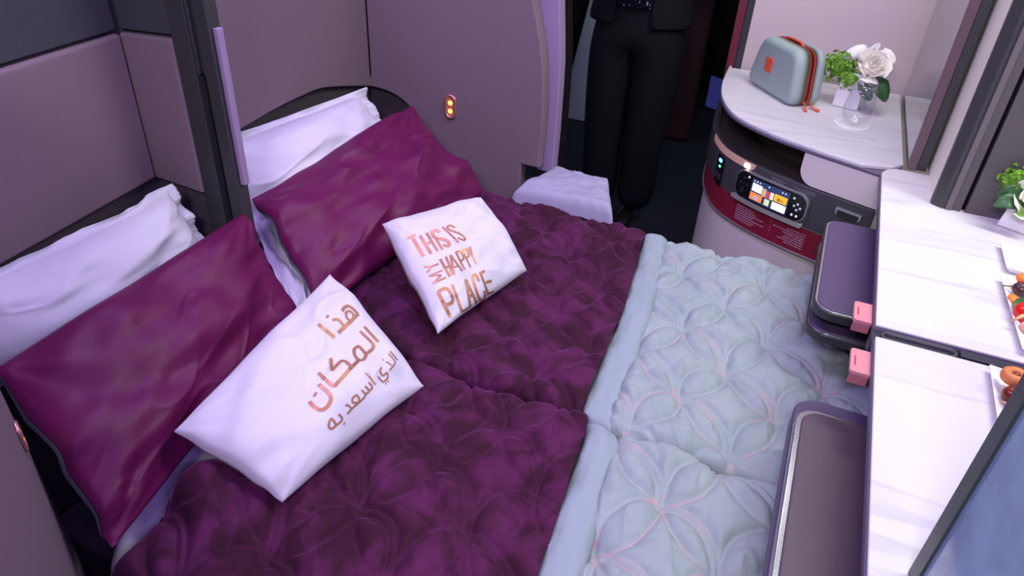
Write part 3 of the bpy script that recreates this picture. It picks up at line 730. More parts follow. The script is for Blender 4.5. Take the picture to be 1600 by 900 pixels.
def tile(u0, u1, v0, v1, col, e, nm='app_tile'):
    s0 = sA+(sB-sA)*u0; s1 = sA+(sB-sA)*u1; z0 = zc_-hh*0.86+hh*1.72*v0; z1 = zc_-hh*0.86+hh*1.72*v1
    panel(nm, rstrip(s0, s1, z0, z1, 0.0012), 0.0210, 0.0214, mat('tile_%d' % (len(MATS)), col, 0.4, emit=col, estr=e), hscreen)
tile(0.03, 0.30, 0.45, 0.80, (0.9, 0.9, 0.7), 0.9); tile(0.31, 0.42, 0.40, 0.75, (0.6, 0.5, 0.25), 0.5); tile(0.43, 0.52, 0.38, 0.70, (0.6, 0.06, 0.12), 0.6)
tile(0.53, 0.62, 0.40, 0.72, (0.7, 0.75, 0.45), 0.7); tile(0.64, 0.97, 0.42, 0.74, (0.9, 0.45, 0.03), 0.8); tile(0.72, 0.90, 0.46, 0.60, (0.25, 0.2, 0.05), 0.6)
tile(0.02, 0.35, 0.06, 0.38, (1.0, 0.22, 0.05), 0.9); tile(0.12, 0.24, 0.10, 0.26, (0.35, 0.4, 0.55), 0.7); tile(0.42, 0.55, 0.06, 0.34, (0.6, 0.75, 0.4), 0.7); tile(0.62, 0.98, 0.04, 0.36, (0.75, 0.95, 1.0), 1.2)
for u in (0.05, 0.13, 0.21, 0.45, 0.80, 0.88): tile(u, u+0.025, 0.87, 0.93, (0.9, 0.9, 1), 1.0, 'status_icon')
def button(s, z, r, col, e): panel('button', [(s+r*math.cos(a), z+r*math.sin(a)) for a in np.linspace(0, 2*PI, 11)[:-1]], 0.0202, 0.0215, mat('btn_%.2f' % e, (0.05, 0.05, 0.06) if e < 0.1 else (0.4, 0.4, 0.45), 0.4, emit=col if e > 0.1 else None, estr=e*0.8), hs)
for (du, dv, e) in ((-0.74, 0.55, 0.05), (-0.84, 0.1, 0.05), (-0.64, 0.1, 0.05), (-0.74, -0.3, 0.05), (-0.62, 0.75, 0.9), (-0.78, -0.55, 0.05),
                    (0.68, 0.65, 0.5), (0.80, 0.3, 0.4), (0.72, 0.1, 0.4), (0.88, 0.05, 0.4), (0.80, -0.15, 0.4), (0.72, -0.6, 1.0), (0.84, -0.6, 1.0)):
    button(sc_+hl*du, zc_+hh*dv, 0.0035, (0.8, 0.8, 0.85), e)
# finger pull
sp, zp = fpix(1327, 334)
panel('finger_pull', rstrip(sp-0.036, sp+0.036, zp-0.012, zp+0.010, [0.012, 0.012, 0.002, 0.002]), 0.0042, 0.010, trim_pale, bevel=0.002)
panel('pull_recess', rstrip(sp-0.030, sp+0.030, zp-0.014, zp+0.004, [0.010, 0.010, 0.001, 0.001]), 0.0102, 0.0108, black_gloss)
# printed notices: rows too fine to read
def notice(name, s0, s1, z0, z1, rows, m, d, right=False):
    mb = MB(); rh = (z1-z0)/rows
    for i in range(rows):
        z = z1 - (i+0.5)*rh; full = s1-s0; L = full*(random.uniform(0.6, 1.0) if i % 3 else 0.55)
        a, b = (s0, s0+L) if not right else (s1-L, s1); s = a
        while s < b:
            wl = min(random.uniform(0.004, 0.012), b-s); mb.prism([(s, z-rh*0.2), (s+wl, z-rh*0.2), (s+wl, z+rh*0.2), (s, z+rh*0.2)], d, d+0.0004, lambda a_, z_, d_: fas(a_, z_, d_)); s += wl+0.002
    return mb.build(name, m, con)
pale_print = mat('pale_print', (0.50, 0.33, 0.42), 0.6); grey_print = mat('grey_print', (0.20, 0.20, 0.21), 0.6)
n0, _ = fpix(1145, 345); n1, _ = fpix(1197, 372); n2, _ = fpix(1250, 395)
notice('printed_notice', n0, n1-0.004, 0.482, 0.535, 7, pale_print, -0.0022); notice('printed_notice', n1+0.006, n2, 0.482, 0.535, 7, pale_print, -0.0022, True)
strip('notice_divider', n1, n1+0.0012, 0.480, 0.538, -0.0022, -0.0018, pale_print, n=2)
t0, _ = fpix(1212, 262); t1, _ = fpix(1243, 275); t2, _ = fpix(1280, 290)
notice('printed_notice', t0, t1-0.004, 0.655, 0.668, 3, grey_print, 0.0045); notice('printed_notice', t1+0.004, t2, 0.655, 0.668, 3, grey_print, 0.0045, True)

# white marble shelf top (own thing)
sh_poly = [fas(s, 0, 0.0)[:2] for s in np.linspace(0, FL*0.93, 56)] + [(0.235, 1.995), (0.262, 2.03), (0.262, 2.70), (-0.30, 2.70)]
tag(MB().prism(sh_poly, 0.775, 0.785).build('shelf_top', marble, None, bevel=0.002), 'white marble shelf on the curved console, carrying the grey case and the vase', 'shelf')
ZT = 0.785
# back panel
bx = onY(1150, 105, 2.71).x
struct('wall_back', MB().box(-0.275, 1.3, 2.725, 2.78, 0.0, 1.7), panel_beige, bevel=0.003)
struct('trim_11', MB().box(-0.298, -0.2755, 2.72, 2.785, 0.0, 1.7), post_dark, bevel=0.002)
struct('trim_12', MB().box(-0.328, -0.2985, 2.725, 2.79, 0.70, 1.7), mat('deep_red_trim', (0.13, 0.01, 0.03), 0.5), bevel=0.002)

# ================================================================== SIDE WORKTOPS
def worktop(poly, label, zt=0.785):
    r = thing('marble_worktop', (0.4, sum(p[1] for p in poly)/len(poly), zt-0.02), label, 'worktop', 'white marble side worktops')
    MB().prism(poly, zt-0.006, zt).build('marble_slab', marble, r, bevel=0.0025, seg=3)
    MB().prism([(x-0.002 if x < 0.3 else x, y) for x, y in poly], zt-0.022, zt-0.0065).build('edge_band', edge_purple, r, bevel=0.002)
worktop([(0.204, 1.198), (0.80, 1.198), (0.80, 1.99), (0.245, 1.99), (0.222, 1.975), (0.209, 1.945)], 'far white marble worktop with grey veins, beneath the dark partition')
worktop([(0.200, 0.10), (0.80, 0.10), (0.80, 1.160), (0.204, 1.160)], 'near white marble worktop with grey veins, in front of the tilted screen')
jt = thing('worktop_joint', (0.4, 1.18, 0.72), 'dark recessed joint strip between the two white marble worktops', 'joint')
MB().box(0.200, 0.80, 1.1605, 1.1975, 0.74, 0.772).build('channel_floor', joint_dark, jt, bevel=0.002)
MB().box(0.205, 0.800, 1.161, 1.165, 0.772, 0.781).build('channel_rim', joint_dark, jt)
mb = MB(); po = rrect(0.215, 0.335, 1.168, 1.194, 0.0125, 8); pi = rrect(0.219, 0.331, 1.172, 1.190, 0.0088, 8); nn = len(po)
v = [(x, y, z) for pl, z in ((po, 0.7725), (po, 0.779), (pi, 0.779), (pi, 0.7725)) for x, y in pl]
mb.add(v, [(j*nn+i, j*nn+(i+1) % nn, (j+1)*nn+(i+1) % nn, (j+1)*nn+i) for j in range(3) for i in range(nn)]); mb.build('finger_recess', charcoal, jt, smooth=True)
MB().box(0.34, 0.79, 1.176, 1.194, 0.7722, 0.7795).build('cover_strip', joint_dark, jt, bevel=0.001)
# carcass that carries the worktops (footwell back)
cc = thing('footwell_carcass', (0.62, 1.0, 0), 'dark footwell casing carrying the white marble worktops', 'casing')
MB().box(0.51, 0.80, 0.10, 1.94, 0.0, 0.762).build('casing_body', charcoal, cc)
MB().box(0.312, 0.51, 0.30, 1.90, 0.740, 0.7625).build('underside', charcoal, cc)

# ================================================================== TRAYS
def tray(y0, y1, xl, zs, label, tray_len_label=None):
    r = thing('folding_tray', (xl+0.1, (y0+y1)/2, zs[0]-0.03), label, 'tray', 'plum folding trays under the worktop edge')
    for k, z in enumerate(zs):
        x1 = 0.30; rr = [0.045, 0.004, 0.004, 0.035]
        MB().prism(rrect(xl, x1, y0, y1, rr, 8), z-0.026, z-0.004).build('tray_body', tray_edge, r, bevel=0.005, seg=3)
        MB().prism(rrect(xl+0.003, x1-0.003, y0+0.003, y1-0.003, rr, 8), z-0.0055, z-0.0025).build('metal_rim', chrome, r, bevel=0.001)
        MB().prism(rrect(xl+0.008, x1-0.008, y0+0.008, y1-0.008, [0.038, 0.003, 0.003, 0.03], 8), z-0.004, z).build('leather_pad', tray_purple, r, bevel=0.003, seg=3)
    MB().box(0.26, 0.29, (y0+y1)/2-0.05, (y0+y1)/2+0.05, zs[-1], 0.735).build('hinge_arm', charcoal, r)
    return r
tray(1.352, 1.80, 0.108, [0.640, 0.695], 'stacked pair of plum leather folding trays beside the curved console')
# near tray: single deep tray with raised pad
nt_ = thing('folding_tray', (0.2, 0.8, 0.60), 'large plum leather folding tray beside the near grey quilt, closest to the camera', 'tray', 'plum folding trays under the worktop edge')
MB().prism(rrect(0.112, 0.31, 0.30, 1.120, [0.02, 0.004, 0.004, 0.045], 8), 0.600, 0.645).build('tray_body', tray_purple, nt_, bevel=0.008, seg=3)
MB().prism(rrect(0.114, 0.31, 0.30, 1.068, [0.02, 0.004, 0.004, 0.040], 8), 0.6455, 0.664).build('metal_rim', chrome, nt_, bevel=0.006, seg=3)
MB().prism(rrect(0.124, 0.31, 0.30, 1.058, [0.02, 0.004, 0.004, 0.034], 8), 0.655, 0.667).build('leather_pad', mat('brown_plum_leather', (0.085, 0.055, 0.080), 0.5, bump=0.12, bscale=500), nt_, bevel=0.004, seg=3)
MB().box(0.26, 0.29, 0.65, 0.75, 0.667, 0.735).build('hinge_arm', charcoal, nt_)
def tab(y0, y1, label):
    r = thing('latch_tab', (0.19, (y0+y1)/2, 0.74), label, 'latch', 'pink latch tabs')
    MB().prism(rrect(0.170, 0.2020, y0, y1, [0.006, 0.001, 0.001, 0.006], 4), 0.7635, 0.7705).build('tab_top', pink_tab, r, bevel=0.002, seg=3)
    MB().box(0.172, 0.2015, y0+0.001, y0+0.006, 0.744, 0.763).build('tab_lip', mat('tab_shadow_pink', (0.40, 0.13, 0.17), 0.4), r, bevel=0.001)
    MB().box(0.1765, 0.1785, y0+0.018, y1-0.022, 0.7706, 0.7709).build('tab_slit', coral_dark, r)
tab(1.222, 1.288, 'pink latch tab on the worktop edge beside the far plum trays')
tab(1.060, 1.128, 'pink latch tab on the edge of the near marble worktop, at the joint')

# ================================================================== SCREENS AND PARTITION
scr = thing('far_screen', (0.28, 2.3, ZT), 'grey reflective upright screen standing at the right end of the marble shelf, beside the roses', 'screen')
refl = mat('grey_screen_glass', (0.10, 0.12, 0.13), 0.10, spec=0.9, coat=0.6)
MB().box(0.2685, 0.276, 2.022, 2.66, ZT+0.004, 1.55).build('screen_glass', refl, scr)
MB().box(0.268, 0.290, 1.998, 2.0215, ZT+0.001, 1.55).build('screen_frame', frame_brown, scr, bevel=0.002)
MB().box(0.2905, 0.314, 2.003, 2.30, ZT+0.001, 1.55).build('screen_housing', part_dark, scr, bevel=0.002)
pt = thing('partition_unit', (0.45, 1.9, ZT), 'tall dark grey partition unit standing on the far marble worktop', 'partition')
MB().box(0.321, 0.332, 1.815, 2.72, ZT, 1.6).build('cream_side', cream, pt)
MB().prism([(0.316, 1.815), (0.318, 1.80), (0.336, 1.787), (0.346, 1.787), (0.346, 1.815)], ZT, 1.6).build('corner_trim', part_dark, pt, bevel=0.001)
MB().box(0.3463, 0.360, 1.782, 1.815, ZT, 1.6).build('inner_trim', mat('partition_light', (0.13, 0.115, 0.12), 0.5), pt, bevel=0.002)
MB().box(0.3603, 0.379, 1.787, 1.815, ZT, 1.6).build('left_panel', part_grey, pt, bevel=0.001)
MB().box(0.379, 0.388, 1.803, 1.815, ZT, 1.6).build('slot', slot_black, pt)
MB().box(0.388, 0.74, 1.787, 1.815, ZT, 1.6).build('right_panel', part_grey, pt, bevel=0.001)
ns = thing('near_screen', (0.26, 0.35, ZT), 'large screen with black frame and hazy blue picture at the lower right corner', 'screen')
YN = 0.668; XN = 0.25
MB().box(XN+0.002, XN+0.03, -0.05, YN-0.002, ZT+0.002, 1.30).build('screen_back', black_gloss, ns, bevel=0.003)
fr = [(YN, ZT), (YN, 1.30), (-0.05, 1.30), (-0.05, ZT)]; inr = [(YN-0.030, ZT+0.03), (YN-0.030, 1.27), (-0.02, 1.27), (-0.02, ZT+0.03)]
v = [(XN-0.004, y, z) for y, z in fr] + [(XN-0.004, y, z) for y, z in inr] + [(XN+0.0015, y, z) for y, z in fr] + [(XN+0.0015, y, z) for y, z in inr]
f = []
for i in range(4):
    j = (i+1) % 4; f += [(i, j, 4+j, 4+i), (8+i, 12+i, 12+j, 8+j), (i, 8+i, 8+j, j), (4+i, 4+j, 12+j, 12+i)]
MB().add(v, f).build('screen_frame', mat('screen_bezel', (0.035, 0.045, 0.048), 0.4), ns)
def screen_pic():
    m = bpy.data.materials.new('hazy_blue_picture'); m.use_nodes = True; nt = m.node_tree; b = nt.nodes['Principled BSDF']
    g = nt.nodes.new('ShaderNodeNewGeometry'); n = nt.nodes.new('ShaderNodeTexNoise'); n.inputs['Scale'].default_value = 9; n.inputs['Detail'].default_value = 3
    nt.links.new(g.outputs['Position'], n.inputs['Vector']); r = nt.nodes.new('ShaderNodeValToRGB')
    r.color_ramp.elements[0].position = 0.35; r.color_ramp.elements[0].color = (0.09, 0.12, 0.24, 1); r.color_ramp.elements[1].position = 0.65; r.color_ramp.elements[1].color = (0.14, 0.21, 0.36, 1)
    nt.links.new(n.outputs['Fac'], r.inputs[0]); nt.links.new(r.outputs[0], b.inputs['Base Color']); nt.links.new(r.outputs[0], b.inputs['Emission Color'])
    b.inputs['Emission Strength'].default_value = 0.5; b.inputs['Roughness'].default_value = 0.15
    return m
MB().box(XN-0.0005, XN+0.0012, -0.02, YN-0.030, ZT+0.03, 1.27).build('display', screen_pic(), ns)

# ================================================================== GREY CASE (amenity kit)
A0 = W(1163, 126, ZT); B0 = W(1235, 171, ZT)
u_ = (B0-A0); LW = u_.length; u_.normalize(); w_ = Vector((-u_.y, u_.x, 0))
if w_.y < 0: w_ = -w_
cb = (A0+B0)/2
case = thing('amenity_case', cb + w_*0.05, 'sage grey zipped case with coral zip standing on the marble shelf', 'case')
HT = 0.168; half = LW/2
def outline_case(g):   # (u,z) rounded trapezoid inset by g
    P = [(-half+g, g), (half-g-0.005, g), (half*0.80-g, HT-g), (-half*0.70+g, HT-g)]
    out = []
    r = 0.045-g*0.5
    for i in range(4):
        p = Vector(P[i]); a = (Vector(P[i-1])-p).normalized(); b = (Vector(P[(i+1) % 4])-p).normalized()
        for k in range(9):
            t = k/8; q0 = p+a*r; q1 = p+b*r; out.append(tuple(q0*(1-t)**2 + p*2*t*(1-t) + q1*t*t))
    return out
def case_shell(name, prof, m):   # prof: list of (depth, inset)
    rings = [outline_case(g) for _, g in prof]; n = len(rings[0]); v = []
    for (d, g), rg in zip(prof, rings): v += [cb + u_*p[0] + w_*d + Vector((0, 0, p[1])) for p in rg]
    f = [(j*n+i, j*n+(i+1) % n, (j+1)*n+(i+1) % n, (j+1)*n+i) for j in range(len(prof)-1) for i in range(n)]
    f += [list(range(n))[::-1], [len(v)-n+i for i in range(n)]]
    o = MB().add(v, f).build(name, m, case, smooth=False, bevel=0.0); o.data.polygons.foreach_set('use_smooth', [True]*len(o.data.polygons)); return o
case_shell('front_shell', [(0.0, 0.020), (0.003, 0.010), (0.010, 0.003), (0.020, 0.0), (0.044, 0.0)], case_grey)
case_shell('zip_tape', [(0.0441, 0.0015), (0.054, -0.0005)], coral)
case_shell('zip_teeth', [(0.0541, 0.002), (0.060, 0.002)], coral_dark)
case_shell('zip_tape', [(0.0601, -0.0005), (0.070, 0.0015)], coral)
case_shell('back_shell', [(0.0701, 0.0), (0.090, 0.0), (0.100, 0.003), (0.106, 0.010), (0.109, 0.020)], case_grey)
bp_ = onP(1202, 101, cb, w_) - cb; bu, bz = bp_.dot(u_), bp_.z
MB().prism(rrect(bu-0.020, bu+0.020, bz-0.022, bz+0.022, 0.007), -0.0045, 0.001, lambda a, z, d: tuple(cb+u_*a+w_*d+Vector((0,0,z)))).build('badge', coral, case, bevel=0.001, label='coral square badge')
P = lambda a, z, d: cb+u_*a+w_*d+Vector((0,0,z))
MB().tube(spline([P(-0.05, HT-0.004, 0.057), P(-0.035, HT+0.004, 0.057), P(0.03, HT+0.005, 0.057), P(0.05, HT-0.004, 0.057)], 6), 0.0045, 8).build('handle', coral, case, smooth=True)
for k, dd in ((0, 0.045), (1, 0.068)):
    mb = MB(); mb.tube([P(half-0.006, 0.020, dd), P(half+0.012, 0.008, dd-0.004), P(half+0.030+0.006*k, 0.004, dd-0.012+0.02*k)], [0.003, 0.0035, 0.005], 8); mb.build('zip_pull', coral, case, smooth=True)

# ================================================================== GLASS ON COASTER
gc = W(1334, 193, ZT+0.003); 
co = MB().lathe([(0.001, 0), (0.052, 0), (0.053, 0.0015), (0.052, 0.003), (0.001, 0.003)], (gc.x-0.004, gc.y-0.004, ZT+0.0002), 40).build('coaster', porcelain, None, smooth=False)
tag(co, 'round white paper coaster under the empty stemless glass', 'coaster')
prof = [(0.001, 0.0), (0.024, 0.0), (0.036, 0.010), (0.0425, 0.030), (0.043, 0.050), (0.038, 0.085), (0.0325, 0.118), (0.0312, 0.118), (0.0366, 0.085), (0.0415, 0.050), (0.041, 0.030), (0.034, 0.013), (0.022, 0.006), (0.001, 0.0055)]
tag(MB().lathe(prof, (gc.x, gc.y, ZT+0.0035), 48).build('stemless_glass', glass, None, smooth=True), 'empty clear stemless glass on a round coaster in front of the roses', 'glass')

# ================================================================== FLOWERS
def rose(c, R, up, parent, m, seed=0, k=17, open_=1.0):
    """spiral of cupped petals"""
    rd = random.Random(seed); c = Vector(c); up = Vector(up).normalized(); rot = up.to_track_quat('Z', 'Y').to_matrix(); mb = MB()
    for i in range(k):
        t = i/(k-1); ang = i*2.39996; rr = R*(0.10+0.75*t)*open_; hgt = R*(1.05-0.35*t); wd = 1.9-0.9*t
        lean = 0.05+0.75*t*t; nu, nv = 8, 7; v = []
        for a in range(nu):
            for b in range(nv):
                al = (a/(nu-1)-0.5)*wd; q = b/(nv-1)
                edge_ = 1-0.35*(abs(a/(nu-1)-0.5)*2)**2.5*q
                rad = rr*(0.55+0.55*math.sin(q*PI*0.62)) + lean*R*0.35*max(0, q-0.55)*2.2
                z = hgt*q*edge_*(1-0.25*t*q) - R*0.25
                rad += R*0.02*math.sin(a*2.1+i); z += R*0.02*math.cos(a*1.7+i*2)
                v.append(c + rot @ Vector((rad*math.cos(ang+al), rad*math.sin(ang+al), z)))
        mb.add(v, [(a*nv+b, (a+1)*nv+b, (a+1)*nv+b+1, a*nv+b+1) for a in range(nu-1) for b in range(nv-1)])
    mb.lathe([(R*0.05, -R*0.35), (R*0.35, -R*0.30), (R*0.50, -R*0.08), (R*0.35, R*0.05), (0.001, R*0.1)], c, 14, T=rot)
    o = mb.build('rose', m, parent, smooth=True); sm = o.modifiers.new('s', 'SOLIDIFY'); sm.thickness = 0.0009; return o
def clump(c, R, parent, m, seed, n=150, name='foliage'):
    rd = random.Random(seed); mb = MB(); c = Vector(c)
    for i in range(n):
        d = Vector((rd.gauss(0, 1), rd.gauss(0, 1), rd.gauss(0.2, 0.9))).normalized(); p = c + d*R*rd.uniform(0.45, 1.0)
        t = d.orthogonal().normalized(); t.rotate(Matrix.Rotation(rd.uniform(0, 6.28), 3, d)); L = R*rd.uniform(0.22, 0.42); s_ = d.cross(t)
        q = [p - t*L*0.1, p + (s_*0.42+t*0.35+d*0.25)*L, p + (t*1.0+d*0.05)*L, p + (-s_*0.42+t*0.35+d*0.25)*L, p+(t*0.45-d*0.1)*L]
        mb.add(q, [(0, 1, 4), (1, 2, 4), (2, 3, 4), (3, 0, 4)])
    mb.ball(c, R*0.6, n=10)
    return mb.build(name, m, parent, smooth=False)
def leaf(pts, wd, parent, m=leaf_dark, nrm=(0, -0.5, 1), name='leaf'):
    pts = spline([Vector(p) for p in pts], 5); n = len(pts); mb = MB(); v = []; nrm = Vector(nrm).normalized()
    for i, p in enumerate(pts):
        q = i/(n-1); t = (pts[min(i+1, n-1)]-pts[max(i-1, 0)]).normalized(); s_ = nrm.cross(t).normalized()
        w0 = wd*math.sin(PI*min(1, q*0.98+0.02))**0.75*(1.1-0.35*q)*(1+0.05*(i % 2))
        v += [p - s_*w0 + nrm*w0*0.25, p - s_*w0*0.5 + nrm*w0*0.08, p, p + s_*w0*0.5 + nrm*w0*0.08, p + s_*w0 + nrm*w0*0.25]
    mb.add(v, [(i*5+k, i*5+k+1, (i+1)*5+k+1, (i+1)*5+k) for i in range(n-1) for k in range(4)])
    o = mb.build(name, m, parent, smooth=True); s = o.modifiers.new('s', 'SOLIDIFY'); s.thickness = 0.0008; return o
def facet_vase(c, rb, rt, h, rot, parent, m=porcelain):
    v = []
    for (r, z, ro) in ((rb, 0, 0), (rt, h, 0.0)):
        v += [(c[0]+r*math.cos(rot+ro+k*PI/2), c[1]+r*math.sin(rot+ro+k*PI/2), c[2]+z) for k in range(4)]
    v += [(c[0]+rt*0.85*math.cos(rot+k*PI/2), c[1]+rt*0.85*math.sin(rot+k*PI/2), c[2]+h) for k in range(4)]
    v += [(c[0]+rt*0.7*math.cos(rot+k*PI/2), c[1]+rt*0.7*math.sin(rot+k*PI/2), c[2]+h*0.55) for k in range(4)]
    f = [(3, 2, 1, 0)] + [(k, (k+1) % 4, 4+(k+1) % 4, 4+k) for k in range(4)] + [(4+k, 4+(k+1) % 4, 8+(k+1) % 4, 8+k) for k in range(4)] + [(8+k, 8+(k+1) % 4, 12+(k+1) % 4, 12+k) for k in range(4)] + [(12, 13, 14, 15)]
    return MB().add(v, f).build('vase', m, parent, bevel=0.002)
vc = Vector((0.105, 2.475, ZT+0.001))
fl = thing('flower_vase', vc, 'faceted white vase with cream rose and lime foliage behind the stemless glass', 'flowers')
facet_vase(vc, 0.056, 0.050, 0.108, 0.5, fl)
YV = 2.47
rc = onY(1364, 104, YV-0.03); clump(onY(1312, 104, YV), 0.052, fl, leaf_lime, 3, 170); clump(onY(1328, 124, YV-0.03), 0.034, fl, leaf_lime, 5, 90)
rose(rc, 0.054, (0.15, -0.75, 0.55), fl, petal_w, 2)
tb = onY(1335, 83, YV)
ax = (onY(1350, 76, YV)-onY(1320, 92, YV)).normalized(); Rt = ax.to_track_quat('Z', 'Y').to_matrix()
MB().ball(tb, 0.020, 0.020, 0.038, 16, R=Rt).build('bud', petal_pure, fl, smooth=True, label='white closed bud')
leaf([onY(1352, 92, YV), onY(1366, 76, YV), onY(1376, 68, YV)], 0.012, fl, petal_pure, (0.3, -1, 0.3), 'petal')
leaf([onY(1362, 92, YV), onY(1380, 84, YV), onY(1392, 90, YV)], 0.012, fl, petal_w, (0.3, -1, 0.5), 'petal')
leaf([onY(1352, 122, YV-0.02), onY(1372, 135, YV-0.05), onY(1384, 160, YV-0.06)], 0.034, fl, leaf_dark, (0.6, -0.8, 0.5))
leaf([onY(1350, 125, YV-0.02), onY(1352, 140, YV-0.045), onY(1360, 158, YV-0.05)], 0.024, fl, leaf_dark, (0.1, -0.9, 0.5))
for q in (onY(1364, 104, YV), onY(1335, 83, YV), onY(1312, 104, YV), onY(1350, 122, YV-0.02)):
    MB().tube([vc+Vector((0, 0, 0.05)), (vc+Vector((0, 0, 0.05))).lerp(q, 0.6), q], 0.0022, 6).build('stem', stem_green, fl, smooth=True)
# second vase at the right edge
v2 = W(1588, 352, ZT+0.001); v2 = Vector((v2.x+0.012, v2.y, ZT+0.001))
f2 = thing('flower_vase', v2, 'faceted white vase with cream rose at the right edge, before the dark partition', 'flowers')
facet_vase(v2, 0.058, 0.048, 0.060, 0.35, f2)
Y2 = v2.y-0.01
clump(onY(1592, 282, Y2), 0.040, f2, leaf_lime, 8, 130); clump(onY(1575, 288, Y2), 0.020, f2, leaf_lime, 9, 60)
leaf([onY(1600, 322, Y2-0.04), onY(1575, 315, Y2-0.05), onY(1552, 322, Y2-0.05)], 0.018, f2, leaf_dark, (0.1, -0.8, 0.6))
leaf([onY(1600, 305, Y2-0.03), onY(1578, 300, Y2-0.04), onY(1556, 308, Y2-0.03)], 0.017, f2, leaf_dark, (0.1, -0.9, 0.3))
leaf([onY(1590, 325, Y2-0.05), onY(1600, 335, Y2-0.06), onY(1612, 345, Y2-0.06)], 0.014, f2, leaf_lime, (0.1, -0.9, 0.3))
rose(onY(1616, 312, Y2-0.035), 0.046, (-0.1, -0.8, 0.5), f2, petal_w, 6)
MB().tube([v2+Vector((0, 0, 0.03)), onY(1592, 290, Y2)], 0.0022, 6).build('stem', stem_green, f2, smooth=True)
MB().tube([v2+Vector((0, 0, 0.03)), onY(1616, 315, Y2)], 0.0022, 6).build('stem', stem_green, f2, smooth=True)

# ================================================================== PLATES AND FOOD
def plate(cor, label):
    cs = [Vector(c) for c in cor]; c = sum(cs, Vector())/4; n = 4
    r = thing('square_plate', (c.x, c.y, ZT), label, 'plate', 'square white plates at the right edge')
    def ring(k, z): return [((p-c)*k + c).xy.to_3d() + Vector((0, 0, z)) for p in cs]
    v = ring(0.86, ZT+0.0012) + ring(1.0, ZT+0.013) + ring(0.98, ZT+0.0145) + ring(0.84, ZT+0.0042)
    f = [(3, 2, 1, 0), (12, 13, 14, 15)] + [(j*4+i, j*4+(i+1) % 4, (j+1)*4+(i+1) % 4, (j+1)*4+i) for j in range(3) for i in range(4)]
    MB().add(v, f).build('plate_dish', porcelain, r, bevel=0.001)
    return r, c
zp_ = ZT+0.013
pa = W(1562, 378, zp_); pb2 = W(1572, 418, zp_)
plate([pb2, pa, pa+Vector((0.15, -0.02, 0)), pb2+Vector((0.15, -0.02, 0))], 'empty square white plate just in front of the right-hand vase')
pc = W(1562, 430, zp_); pd = W(1597, 546, zp_)
P2, c2_ = plate([pd, pc, pc+Vector((0.22, 0.03, 0)), pd+Vector((0.22, 0.03, 0))], 'square white plate holding the vegetable skewer, on the far worktop')
pe = W(1545, 569, zp_); pf = W(1563, 690, zp_)
plate([pf, pe, pe+Vector((0.22, -0.03, 0)), pf+Vector((0.22, -0.03, 0))], 'square white plate holding the date skewer, partly behind the near screen')
tom = mat('tomato_red', (0.65, 0.015, 0.01), 0.15); och = mat('orange_pepper', (0.85, 0.22, 0.03), 0.4); dark_ol = mat('dark_aubergine', (0.07, 0.02, 0.025), 0.3, var=0.5, vscale=80)
datem = mat('glazed_date', (0.16, 0.02, 0.008), 0.18, var=0.5, vscale=50); peach = mat('peach_pastry', (0.62, 0.20, 0.06), 0.5, var=0.3, vscale=60); wood = mat('pick_wood', (0.65, 0.42, 0.22), 0.6); prawn = mat('pale_pink_meat', (0.75, 0.38, 0.28), 0.4)
zf = ZT+0.020
sk = thing('vegetable_skewer', W(1600, 490, ZT+0.005), 'skewer of red tomato, orange pepper and green leaf on the far worktop plate', 'food')
MB().ball(W(1601, 488, zf), 0.019, n=18).build('tomato', tom, sk, smooth=True)
MB().ball(W(1597, 452, zf), 0.017, 0.015, 0.014, 16).build('olive', dark_ol, sk, smooth=True)
MB().ball(W(1602, 436, zf+0.008), 0.016, 0.014, 0.010, 14).build('pepper', och, sk, smooth=True)
MB().ball(W(1583, 467, zf-0.006), 0.010, 0.014, 0.007, 14).build('pepper', och, sk, smooth=True)
MB().ball(W(1600, 443, zf+0.002), 0.012, 0.010, 0.008, 12).build('pepper_slice', tom, sk, smooth=True)
leaf([W(1586, 486, zf-0.004), W(1596, 475, zf+0.003), W(1612, 466, zf+0.004)], 0.012, sk, leaf_dark, (0, -0.3, 1))
MB().tube([W(1566, 446, zf-0.002), W(1588, 448, zf)], 0.0013, 6).build('pick', stem_green, sk, smooth=True)
MB().tube([W(1581, 501, zf-0.002), W(1600, 493, zf+0.010)], [0.0025, 0.0035], 8).build('pick', wood, sk, smooth=True)
MB().ball(W(1603, 511, zf-0.004), 0.010, 0.012, 0.009, 12).build('prawn', prawn, sk, smooth=True)
dk = thing('date_skewer', W(1590, 605, ZT+0.005), 'skewer of glazed date and curled pastry on the near worktop plate', 'food')
tor = MB()
cc_ = W(1586, 589, zf+0.012)
tv = []
for i in range(20):
    for j in range(10):
        a = i*2*PI/20; b = j*2*PI/10; tv.append(cc_ + Vector(((0.0125+0.0078*math.cos(b))*math.cos(a), (0.0125+0.0078*math.cos(b))*math.sin(a), 0.010*math.sin(b))))
tor.add(tv, [(i*10+j, ((i+1) % 20)*10+j, ((i+1) % 20)*10+(j+1) % 10, i*10+(j+1) % 10) for i in range(20) for j in range(10)]).build('pastry_ring', peach, dk, smooth=True)
MB().ball(cc_, 0.009, n=12).build('filling', datem, dk, smooth=True)
MB().ball(W(1582, 618, zf), 0.015, 0.017, 0.014, 16).build('date', datem, dk, smooth=True)
MB().tube([W(1564, 627, zf-0.004), W(1582, 634, zf-0.002)], 0.0018, 6).build('pick', wood, dk, smooth=True)

